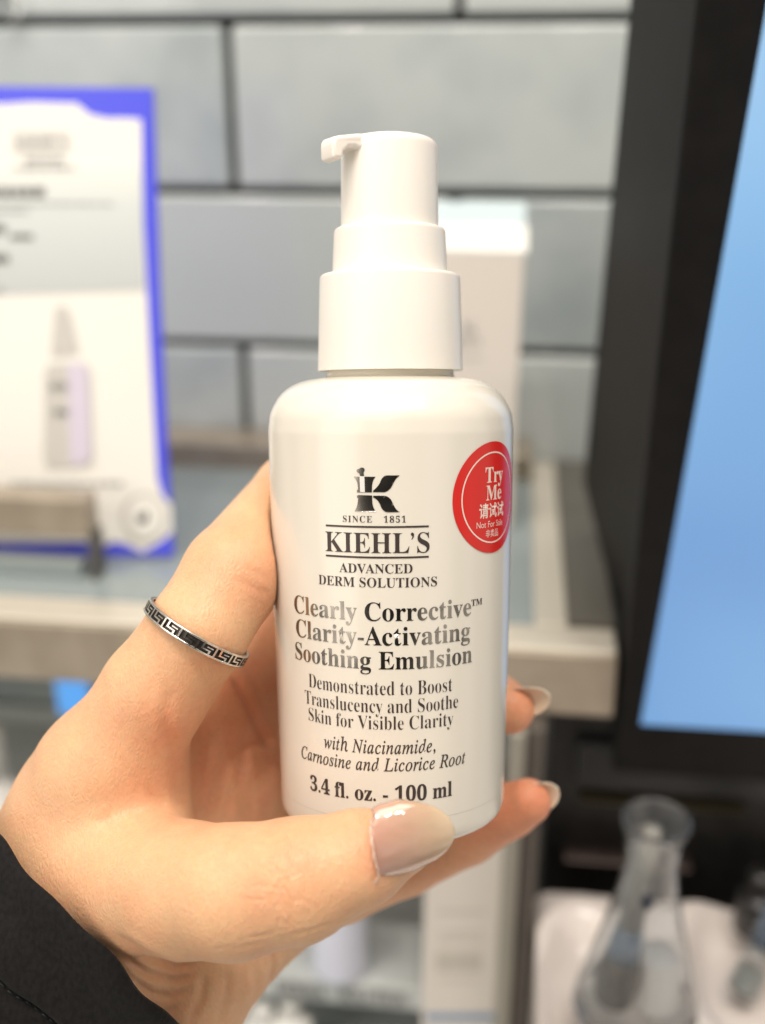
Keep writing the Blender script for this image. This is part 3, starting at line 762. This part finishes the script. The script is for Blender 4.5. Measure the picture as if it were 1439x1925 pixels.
def surface_nets(D, lo, h):
    nx, ny, nz = D.shape; S_ = D < 0
    cnt = np.zeros((nx - 1, ny - 1, nz - 1), np.int8); 
    for i in (0, 1):
        for j in (0, 1):
            for k in (0, 1): cnt += S_[i:nx - 1 + i, j:ny - 1 + j, k:nz - 1 + k]
    act = (cnt > 0) & (cnt < 8); idx = np.argwhere(act)
    P = np.zeros((len(idx), 3)); W = np.zeros(len(idx))
    corners = [(i, j, k) for i in (0, 1) for j in (0, 1) for k in (0, 1)]
    val = {c: D[idx[:, 0] + c[0], idx[:, 1] + c[1], idx[:, 2] + c[2]].astype(np.float64) for c in corners}
    for a in corners:
        for ax in range(3):
            if a[ax] == 0:
                b = list(a); b[ax] = 1; b = tuple(b); va, vb = val[a], val[b]
                m_ = (va < 0) != (vb < 0); t = np.where(m_, va / np.where(va == vb, 1, va - vb), 0)
                q = np.array(a, float)[None, :] + np.eye(3)[ax][None, :] * t[:, None]
                P += q * m_[:, None]; W += m_
    P = (P / W[:, None] + idx) * h + lo
    vid = -np.ones(act.shape, np.int64); vid[act] = np.arange(len(idx))
    F = []
    for ax in range(3):
        o1, o2 = [(1, 2), (2, 0), (0, 1)][ax]
        sl = [slice(1, -1)] * 3; sl[ax] = slice(0, -1)
        sl2 = [slice(1, -1)] * 3; sl2[ax] = slice(1, None)
        A, B_ = S_[tuple(sl)], S_[tuple(sl2)]
        e = np.argwhere(A != B_); fl_ = A[tuple(e.T)]
        base = e + 1; base[:, ax] -= 1
        def v(d1, d2):
            q = base.copy(); q[:, o1] -= d1; q[:, o2] -= d2; return vid[q[:, 0], q[:, 1], q[:, 2]]
        Q = np.stack([v(1, 1), v(0, 1), v(0, 0), v(1, 0)], 1)
        Q[~fl_] = Q[~fl_][:, ::-1]; F.append(Q)
    return P, np.concatenate(F)
P, F = surface_nets(D, lo, H)
ok = (F >= 0).all(1); F = F[ok]

def np_mesh(name, P, F):
    me = bpy.data.meshes.new(name)
    me.vertices.add(len(P)); me.vertices.foreach_set('co', P.astype(np.float32).ravel())
    me.loops.add(F.size); me.loops.foreach_set('vertex_index', F.astype(np.int32).ravel())
    me.polygons.add(len(F)); me.polygons.foreach_set('loop_start', np.arange(0, F.size, 4, dtype=np.int32))
    me.update(calc_edges=True); me.validate(); return me
def neigh_smooth(P, F, it, f=.5):
    n = len(P); A = np.concatenate([F[:, i] for i in (0, 1, 2, 3)] + [F[:, (i + 1) % 4] for i in (0, 1, 2, 3)])
    B = np.concatenate([F[:, (i + 1) % 4] for i in (0, 1, 2, 3)] + [F[:, i] for i in (0, 1, 2, 3)])
    n_ = np.maximum(np.bincount(A, minlength=n), 1)
    for _ in range(it):
        P = P * (1 - f) + f * np.stack([np.bincount(A, weights=P[B, k], minlength=n) / n_ for k in range(3)], 1)
    return P
P = neigh_smooth(P, F, 3)
me0 = np_mesh('tmp', P, F)
ot = bpy.data.objects.new('tmp', me0); COL.objects.link(ot)
sm = ot.modifiers.new('s', 'SUBSURF'); sm.levels = 1; sm.render_levels = 1
dg = bpy.context.evaluated_depsgraph_get(); dg.update()
me = bpy.data.meshes.new_from_object(ot.evaluated_get(dg)); bpy.data.objects.remove(ot)
nv = len(me.vertices); P = np.empty(nv * 3, np.float32); me.vertices.foreach_get('co', P); P = P.reshape(-1, 3).astype(np.float64)
Nn = np.empty(nv * 3, np.float32); me.vertices.foreach_get('normal', Nn); Nn = Nn.reshape(-1, 3).astype(np.float64)
U = CX + FPX * P[:, 0] / -P[:, 2]; V = CY - FPX * P[:, 1] / -P[:, 2]; DEP = -P[:, 2]
disp = np.zeros(nv); facing = np.clip(Nn[:, 2] * 3, 0, 1)
red = np.zeros(nv)
def crease(pts, width, depth, near=None, far=None, rdn=.25):
    pa_ = np.array(pts, float); mg = width * 5
    ii = np.nonzero((U > pa_[:, 0].min() - mg) & (U < pa_[:, 0].max() + mg) & (V > pa_[:, 1].min() - mg) & (V < pa_[:, 1].max() + mg) & (facing > 0))[0]
    if near: ii = ii[DEP[ii] > near]
    if far: ii = ii[DEP[ii] < far]
    if len(ii) == 0: return
    u_, v_ = U[ii], V[ii]; d = np.full(len(ii), 1e9); tt = np.zeros(len(ii)); L = 0
    for i in range(len(pts) - 1):
        a, b = pa_[i], pa_[i + 1]; ab = b - a; l_ = np.linalg.norm(ab)
        t = np.clip(((u_ - a[0]) * ab[0] + (v_ - a[1]) * ab[1]) / (l_ * l_), 0, 1)
        q = np.hypot(u_ - a[0] - t * ab[0], v_ - a[1] - t * ab[1]); m_ = q < d
        d[m_] = q[m_]; tt[m_] = L + t[m_] * l_; L += l_
    t = tt / L
    m_ = facing[ii] * np.clip(np.sin(np.pi * np.clip(t, .01, .99)) * 1.8, 0, 1)
    disp[ii] -= depth * np.exp(-(d / width) ** 2) * m_
    disp[ii] += depth * .35 * np.exp(-((d - width * 2.1) / width) ** 2) * m_
    red[ii] += rdn * np.exp(-(d / (width * 1.8)) ** 2) * m_
# wrist folds below the thumb
crease([(378, 1814), (330, 1818), (270, 1792), (215, 1755)], 7, .40, rdn=.12)
crease([(374, 1830), (330, 1842), (280, 1832), (230, 1800)], 6, .42, rdn=.14)
crease([(356, 1860), (322, 1874), (288, 1868), (250, 1845)], 6, .36, rdn=.12)
crease([(335, 1892), (310, 1905), (285, 1900)], 5, .28, rdn=.1)
crease([(478, 1805), (482, 1850), (470, 1925)], 7, .22, near=200, rdn=.06)
crease([(428, 1818), (426, 1870), (408, 1925)], 8, .22, near=200, rdn=.06)
crease([(512, 1790), (514, 1815), (506, 1850)], 5, .35, near=200, rdn=.1)
crease([(385, 1828), (378, 1880), (352, 1925)], 8, .30, near=200, rdn=.1)
# palm and web folds
crease([(300, 1345), (318, 1400), (335, 1470), (352, 1545)], 11, .28, rdn=.08)
crease([(322, 1290), (312, 1340), (322, 1400)], 11, .22, rdn=.08)
crease([(270, 1480), (310, 1520), (350, 1545)], 8, .2, rdn=.05)
crease([(180, 1550), (215, 1535)], 9, .2, rdn=.1)
crease([(400, 1400), (385, 1470), (375, 1535)], 8, .3, near=205)
crease([(440, 1340), (415, 1440), (390, 1535)], 9, .35, near=205)
crease([(470, 1380), (450, 1460), (420, 1540)], 8, .3, near=205)
crease([(430, 1250), (470, 1330), (510, 1420)], 8, .35, near=205)
crease([(440, 1085), (475, 1105), (510, 1120)], 6, .09, rdn=.1)
crease([(455, 1060), (485, 1078), (512, 1090)], 6, .07, rdn=.08)
# thumb joint: fine net of wrinkles
r2 = np.random.default_rng(7)
for i in range(26):
    cx_, cy_ = 545 + r2.normal(0, 32), 1655 + r2.normal(0, 40); a_ = R(70 + r2.normal(0, 38)); L_ = r2.uniform(12, 34)
    crease([(cx_ - math.cos(a_) * L_, cy_ - math.sin(a_) * L_), (cx_ + r2.normal(0, 3), cy_ + r2.normal(0, 3)), (cx_ + math.cos(a_) * L_, cy_ + math.sin(a_) * L_)], 3.2, .085, far=200, rdn=.05)
for i in range(16):                                       # long wrinkles under the thumb
    x_ = 420 + i * 17; y_ = 1790 - (x_ - 420) * .16 - r2.uniform(0, 22)
    crease([(x_ - 30, y_ + 6), (x_ + 10, y_ - 2), (x_ + 42, y_ - 14)], 3.2, .06, far=200, rdn=.02)
# skin fold round the thumb nail base
crease([(716, 1528), (698, 1552), (697, 1602), (706, 1655)], 8, -.55, far=200, rdn=.25)
# colour: pinker at the tips, the web and in the palm
def blob(px, py, s, a, near=0, far=999):
    global red
    red += a * np.exp(-((U - px) ** 2 + (V - py) ** 2) / (2 * s * s)) * (DEP > near) * (DEP < far)
blob(1000, 1330, 60, .8, near=205); blob(1000, 1510, 75, .85, near=205); blob(290, 1390, 70, .35, far=215); blob(470, 1430, 90, .6, near=205)
blob(510, 1640, 60, .2, far=190); blob(480, 1230, 70, .45, near=200); blob(640, 1530, 50, .2, far=190); blob(500, 1110, 60, .35); blob(430, 1010, 50, .2)
blob(850, 1600, 130, .45, near=205); blob(720, 1640, 40, .25, far=190); blob(320, 1460, 60, .3, far=215)
for i in range(60): blob(r2.uniform(0, 700), r2.uniform(1100, 1900), r2.uniform(15, 45), r2.normal(0, .06))
P = P + Nn * disp[:, None]
me.vertices.foreach_set('co', (P * MM).astype(np.float32).ravel())
at_ = me.attributes.new('flush', 'FLOAT', 'POINT'); at_.data.foreach_set('value', np.clip(red * .72, 0, 1.0).astype(np.float32))
wr_ = np.exp(-(((U - 545) / 70) ** 2 + ((V - 1650) / 85) ** 2)) * (DEP < 195)
at_ = me.attributes.new('wrinkle', 'FLOAT', 'POINT'); at_.data.foreach_set('value', np.clip(wr_, 0, 1).astype(np.float32))
me.update(); me.name = 'hand'

M_skin = mat('skin', (.74, .48, .31), .46, spec=.4, Subsurface_Weight=.35, Subsurface_Scale=.0022, Subsurface_Anisotropy=.6)
n, l, b = nodes(M_skin)
b.inputs['Subsurface Radius'].default_value = (1.0, .38, .2)
fa = n.new('ShaderNodeAttribute'); fa.attribute_name = 'flush'; wa = n.new('ShaderNodeAttribute'); wa.attribute_name = 'wrinkle'
t = n.new('ShaderNodeTexCoord')
z1 = n.new('ShaderNodeTexNoise'); z1.inputs['Scale'].default_value = 130; z1.inputs['Detail'].default_value = 5
z2 = n.new('ShaderNodeTexNoise'); z2.inputs['Scale'].default_value = 900; z2.inputs['Detail'].default_value = 3
mixa = n.new('ShaderNodeMix'); mixa.data_type = 'RGBA'; mixa.inputs[6].default_value = (.755, .46, .265, 1); mixa.inputs[7].default_value = (.72, .265, .15, 1)
sm1 = n.new('ShaderNodeMath'); sm1.operation = 'MULTIPLY_ADD'; sm1.inputs[1].default_value = .9; sm1.inputs[2].default_value = -.38
sm2 = n.new('ShaderNodeMath'); sm2.operation = 'ADD'; sm2.use_clamp = True
l.new(t.outputs['Object'], z1.inputs['Vector']); l.new(t.outputs['Object'], z2.inputs['Vector'])
l.new(z1.outputs[0], sm1.inputs[0]); l.new(sm1.outputs[0], sm2.inputs[0]); l.new(fa.outputs['Fac'], sm2.inputs[1]); l.new(sm2.outputs[0], mixa.inputs[0])
mixb = n.new('ShaderNodeMix'); mixb.data_type = 'RGBA'; mixb.blend_type = 'MULTIPLY'; mixb.inputs[0].default_value = 1
r9 = n.new('ShaderNodeMapRange'); r9.inputs['To Min'].default_value = .88; r9.inputs['To Max'].default_value = 1.08
l.new(z2.outputs[0], r9.inputs[0]); l.new(mixa.outputs[2], mixb.inputs[6]); l.new(r9.outputs[0], mixb.inputs[7]); l.new(mixb.outputs[2], b.inputs['Base Color'])
vo = n.new('ShaderNodeTexVoronoi'); vo.feature = 'DISTANCE_TO_EDGE'; vo.inputs['Scale'].default_value = 1500
vo2 = n.new('ShaderNodeTexVoronoi'); vo2.feature = 'DISTANCE_TO_EDGE'; vo2.inputs['Scale'].default_value = 520
mpp = n.new('ShaderNodeMapping'); mpp.inputs['Scale'].default_value = (1, .5, 1); mpp.inputs['Rotation'].default_value = (0, 0, .5)
zd = n.new('ShaderNodeTexNoise'); zd.inputs['Scale'].default_value = 300
vm = n.new('ShaderNodeVectorMath'); vm.operation = 'MULTIPLY_ADD'; vm.inputs[1].default_value = (.0022,) * 3
l.new(t.outputs['Object'], zd.inputs['Vector']); l.new(zd.outputs[1], vm.inputs[0]); l.new(t.outputs['Object'], vm.inputs[2])
l.new(vm.outputs[0], mpp.inputs[0]); l.new(mpp.outputs[0], vo.inputs['Vector']); l.new(mpp.outputs[0], vo2.inputs['Vector'])
b1 = n.new('ShaderNodeBump'); b1.inputs['Strength'].default_value = .5; b1.inputs['Distance'].default_value = .0003
b2 = n.new('ShaderNodeBump'); b2.inputs['Distance'].default_value = .0008
ml = n.new('ShaderNodeMath'); ml.operation = 'MULTIPLY'; ml.inputs[1].default_value = .5
l.new(wa.outputs['Fac'], ml.inputs[0]); l.new(ml.outputs[0], b2.inputs['Strength'])
l.new(vo.outputs[0], b1.inputs['Height']); l.new(vo2.outputs[0], b2.inputs['Height']); l.new(b1.outputs[0], b2.inputs['Normal']); l.new(b2.outputs[0], b.inputs['Normal'])

person = empty('person', CM.copy(), 'left hand of a person in a black jacket sleeve holding up the white pump bottle', 'person')
hand = link('hand', me, M_skin, person)

# nails
def inside_shift(): pass
M_nail = mat('gel_nail', (.66, .47, .38), .09, spec=.6, Coat_Weight=.8, Coat_Roughness=.03, Subsurface_Weight=.2, Subsurface_Scale=.002)
n, l, b = nodes(M_nail)
ua = n.new('ShaderNodeAttribute'); ua.attribute_name = 'along'
cr = n.new('ShaderNodeValToRGB'); cr.color_ramp.elements[0].position = 0; cr.color_ramp.elements[0].color = (.57, .33, .25, 1)
cr.color_ramp.elements[1].position = 1; cr.color_ramp.elements[1].color = (.62, .50, .34, 1)
e = cr.color_ramp.elements.new(.45); e.color = (.51, .325, .225, 1); e = cr.color_ramp.elements.new(.72); e.color = (.53, .38, .25, 1)
l.new(ua.outputs['Fac'], cr.inputs[0]); l.new(cr.outputs[0], b.inputs['Base Color'])
tt = n.new('ShaderNodeTexCoord'); zz = n.new('ShaderNodeTexNoise'); zz.inputs['Scale'].default_value = 190; zz.inputs['Detail'].default_value = 2
bu = n.new('ShaderNodeBump'); bu.inputs['Strength'].default_value = .38; bu.inputs['Distance'].default_value = .001
l.new(tt.outputs['Object'], zz.inputs['Vector']); l.new(zz.outputs[0], bu.inputs['Height']); l.new(bu.outputs[0], b.inputs['Normal'])
b.inputs['Alpha'].default_value = 1
M_tip = mat('clear_nail', (.92, .76, .60), .1, spec=.6, Coat_Weight=.6, Subsurface_Weight=.3, Subsurface_Scale=.002)
M_tip.node_tree.nodes['Principled BSDF'].inputs['Transmission Weight'].default_value = .2

def nail(base, tip, normal, wid, curve, lift_tip, m, droop=0, taper=.72):
    """base, tip: camera-space mm points; normal: outward; wid: half width; curve: radius across"""
    a, b_ = np.array(base), np.array(tip); ax = b_ - a; L = np.linalg.norm(ax); ax = ax / L
    nn = np.array(normal, float); nn = nn - ax * (nn @ ax); nn /= np.linalg.norm(nn); sd = np.cross(nn, ax)
    nu, nv_ = 30, 20; vs, fs, al = [], [], []
    for layer in (0, 1):
        for i in range(nu + 1):
            s = i / nu
            if s < .22: wf = .62 + .38 * math.sqrt(max(0, 1 - ((.22 - s) / .22) ** 2))
            elif s < .45: wf = 1.0
            else:
                q = (s - .45) / .55; wf = (1 - (1 - taper) * q) * math.sqrt(max(0.0, 1 - q ** 4.5))
            for j in range(nv_ + 1):
                v_ = -1 + 2 * j / nv_
                y = v_ * wid * max(wf, .02)
                back = (1 - math.sqrt(max(0, 1 - min(1, abs(v_)) ** 2))) * 0.9 * (1 - s) * .9 if s < .1 else 0
                h = -(curve - math.sqrt(max(0, curve ** 2 - y * y))) + droop * s * s + lift_tip * math.sin(math.pi * min(1, s * 1.02)) * .5
                h -= .45 * layer * (1 - .0 * s) 
                edge = max(0, abs(v_) - .85) / .15; h -= .12 * edge * (1 - layer)
                p = a + ax * (L * s + back) + sd * y + nn * h
                vs.append(p * MM); al.append(s)
    n1 = (nu + 1) * (nv_ + 1)
    for i in range(nu):
        for j in range(nv_):
            k = i * (nv_ + 1) + j; q = (k, k + nv_ + 1, k + nv_ + 2, k + 1)
            fs.append(q); fs.append(tuple(x + n1 for x in reversed(q)))
    rim = [i * (nv_ + 1) for i in range(nu + 1)] + [nu * (nv_ + 1) + j for j in range(1, nv_ + 1)] + [i * (nv_ + 1) + nv_ for i in range(nu - 1, -1, -1)] + [j for j in range(nv_ - 1, 0, -1)]
    for i in range(len(rim)):
        p, q = rim[i], rim[(i + 1) % len(rim)]; fs.append((p, p + n1, q + n1, q))
    me = mesh('fingernail', vs, fs)
    bm = bmesh.new(); bm.from_mesh(me); bmesh.ops.recalc_face_normals(bm, faces=bm.faces); bm.to_mesh(me); bm.free()
    a_ = me.attributes.new('along', 'FLOAT', 'POINT'); a_.data.foreach_set('value', np.array(al, np.float32))
    return link('fingernail', me, m, hand)
nt_ = nail(C3(705, 1606, 161.6), C3(856, 1560, 166.0), (.10, -.14, 1.0), 6.1, 7.6, .7, M_nail, taper=.60)
nt_['label'] = 'long glossy nude thumbnail'
n2 = nail(C3(950, 1318, 229), C3(1035, 1306, 221), (.25, .30, -1), 3.7, 4.4, .2, M_tip)
n3 = nail(C3(960, 1507, 232), C3(1050, 1480, 225), (.15, .30, -1), 4.1, 4.6, .2, M_tip)

# dried nail glue along the cuticle
gp = [(699, 1540, 163.6), (697, 1560, 162.2), (700, 1585, 161.2), (704, 1610, 161.1), (709, 1632, 161.6), (713, 1648, 162.6), (706, 1660, 163.6), (703, 1672, 164.6)]
vs, fs = [], []; fine = []
for i in range(len(gp) - 1):
    for k in range(6):
        t_ = k / 6; fine.append([gp[i][j] * (1 - t_) + gp[i + 1][j] * t_ for j in range(3)])
for i, (x_, y_, d_) in enumerate(fine):
    c_ = C3(x_ + r2.normal(0, .8), y_, d_); rr_ = .07 + .09 * r2.random() + .1 * (i > 30) * r2.random()
    for k in range(6): vs.append((c_ + np.array([math.cos(k * 1.047) * rr_ * 1.5, 0, math.sin(k * 1.047) * rr_])) * MM)
for i in range(len(fine) - 1):
    for k in range(6): fs.append((i * 6 + k, i * 6 + (k + 1) % 6, (i + 1) * 6 + (k + 1) % 6, (i + 1) * 6 + k))
link('dried_glue', mesh('dried_glue', vs, fs), mat('dried_glue_white', (.74, .54, .44), .35, Subsurface_Weight=.3, Subsurface_Scale=.001), hand)

# sleeve: tube round the forearm; rim passes (0,1590) .. (290,1925) in the picture
M_cloth = add_noise(mat('black_cloth', (.006, .0055, .0055), .8, spec=.2, Sheen_Weight=.06, Sheen_Roughness=.5), 1400, (.0035, .0032, .0032), (.009, .008, .0078), stretch=(1, .6, 1), bump=.5, bdist=.0003)
A0 = C3(226, 1649, 205); A1 = C3(-182, 2069, 206)
axd = (A1 - A0) / np.linalg.norm(A1 - A0)
vside = C3(290, 1925, 205) - C3(0, 1590, 205); vside -= axd * (vside @ axd); vside /= np.linalg.norm(vside)
wn = np.cross(axd, vside); wn *= np.sign(wn[2])                       # towards the viewer
def sleeve_pt(s, a, extra=0):
    hw_, hd_ = 31 + .05 * s, 28 + .05 * s
    wob = 1.1 * math.sin(3 * a + .10 * s) * math.exp(-((s - 14) / 40) ** 2) + .9 * math.sin(5 * a + .23 * s + 1) + .7 * math.sin(.42 * s + 2 * a) * min(1, s / 10)
    pinch = -.9 * math.exp(-((s - 15.5) / .7) ** 2) + .35 * math.exp(-((s - 13.6) / 1.2) ** 2) + .35 * math.exp(-((s - 17.4) / 1.2) ** 2)
    pinch *= 1 + .25 * math.sin(26 * a)
    ca, sa = math.cos(a), math.sin(a)
    k = wob * (.35 + .5 * min(1, s / 8)) + pinch * 1.25 + extra + .35 * math.exp(-((s - 2) / 2.5) ** 2)
    s_off = 12.5 * (1 - sa) + .5 * math.sin(2 * a + .6) + .45 * math.sin(7 * a + 1) + .3 * math.sin(13 * a) - 1.2 * math.exp(-((a - 2.6) / .35) ** 2)
    return A0 + axd * (s - 1.0 + s_off) + vside * (ca * (hw_ + k)) + wn * (sa * (hd_ + k)) 
svals = list(np.arange(0, 70, .7)); NA = 160
vs, fs = [], []
prof_ = [(6, -1.6), (2, -1.5), (.3, -1.2), (-.25, -.7), (0.05, -.2)] + [(s, 0) for s in svals[1:]]
for s, ex in prof_:
    for i in range(NA): vs.append(sleeve_pt(s, 2 * math.pi * i / NA, ex) * MM)
for j in range(len(prof_) - 1):
    for i in range(NA):
        k = (i + 1) % NA; fs.append((j * NA + i, (j + 1) * NA + i, (j + 1) * NA + k, j * NA + k))
me = mesh('jacket_sleeve', vs, fs); bm = bmesh.new(); bm.from_mesh(me); bmesh.ops.recalc_face_normals(bm, faces=bm.faces); bm.to_mesh(me); bm.free()
sleeve = link('jacket_sleeve', me, M_cloth, person)
# stitches along the seam
vs, fs = [], []
NS = 110
for q in range(NS):
    a = 2 * math.pi * q / NS; a2 = a + 2 * math.pi / NS * .6
    p0, p1 = sleeve_pt(15.5, a, .35), sleeve_pt(15.5, a2, .35)
    for p in (p0, p1):
        c_ = (p - A0) - axd * ((p - A0) @ axd); c_ /= np.linalg.norm(c_)
        for (e1, e2) in ((-.16, 0), (0, .14), (.16, 0), (0, -.14)): vs.append((p + axd * e1 + c_ * e2) * MM)
    k = q * 8
    fs += [(k + i, k + (i + 1) % 4, k + 4 + (i + 1) % 4, k + 4 + i) for i in range(4)] + [(k + 3, k + 2, k + 1, k), (k + 4, k + 5, k + 6, k + 7)]
link('seam', mesh('seam', vs, fs), mat('black_thread', (.006, .006, .006), .7), sleeve)

# ------------------------------------------------------------------ ring
M_silver = add_noise(mat('silver', (.72, .68, .62), .2, 1.0), 900, (.62, .58, .52), (.85, .81, .75), bump=.3, bdist=.0001)
M_ox = mat('oxidised_silver', (.055, .048, .042), .4, .7)
ra, rb2 = C3(300, 1300, 193), C3(440, 1080, 199)
rc = C3(371, 1188, 192.3)
rax = (rb2 - ra) / np.linalg.norm(rb2 - ra)
rax = rax + np.array([0, 0, .22]); rax /= np.linalg.norm(rax)          # band tips a little towards the viewer
zr = Vector(rax); xr_ = Vector((1, -.6, 0)); xr_ = (xr_ - zr * xr_.dot(zr)).normalized(); yr_ = zr.cross(xr_)
RL = Matrix((xr_, yr_, zr)).transposed().to_4x4(); RL.translation = Vector(rc) * MM
RMx = CM @ RL
ringo = empty('finger_ring', RMx, 'silver ring with openwork greek key pattern worn on the index finger', 'ring')
RR = 9.95; BW = 2.35
def ring_band(name, r0_, r1_, z0, z1, m, rnd=.12):
    pr = [(r0_, z0), (r1_ - rnd, z0), (r1_, z0 + rnd), (r1_, z1 - rnd), (r1_ - rnd, z1), (r0_, z1), (r0_, z0)]
    return link(name, lathe_mesh(name, [(a * MM, c * MM) for a, c in pr], 144, False, False), m, ringo)
ring_band('band', RR - .35, RR - .02, -BW / 2 + .1, BW / 2 - .1, M_ox)
ring_band('rim', RR - .3, RR + .42, -BW / 2, -BW / 2 + .42, M_silver)
ring_band('rim', RR - .3, RR + .42, BW / 2 - .42, BW / 2, M_silver)
NK = 18
pitch = 2 * math.pi / NK
hz = BW / 2 - .30
def key_bm():
    bm = bmesh.new()
    def bar(u0, u1, z0, z1):                            # u in fraction of the pitch
        rs = (RR - .1, RR + .40); n_ = max(1, int((u1 - u0) * 8))
        prev = None
        for i in range(n_ + 1):
            a = (u0 + (u1 - u0) * i / n_) * pitch
            q = [bm.verts.new((r_ * math.cos(a) * MM, r_ * math.sin(a) * MM, z * MM)) for r_, z in ((rs[0], z0), (rs[1], z0), (rs[1], z1), (rs[0], z1))]
            if prev:
                for k in range(4): bm.faces.new((prev[k], q[k], q[(k + 1) % 4], prev[(k + 1) % 4]))
            else: bm.faces.new(q)
            prev = q
        bm.faces.new(list(reversed(prev)))
    wv = .22
    bar(.02, .12, -hz, hz)
    bar(.30, .40, -.30, hz); bar(.40, .72, -.30, -.06); bar(.72, .82, -hz, -.06 + .0)
    bar(.56, .90, .26, .44)
    bmesh.ops.recalc_face_normals(bm, faces=bm.faces); return bm
kb_ = key_bm(); kme = bpy.data.meshes.new('key_motif'); kb_.to_mesh(kme); kb_.free(); kme.materials.append(M_silver)
for i in range(NK):
    o = bpy.data.objects.new('key_motif', kme); COL.objects.link(o); o.parent = ringo; o.rotation_euler = (0, 0, i * pitch)
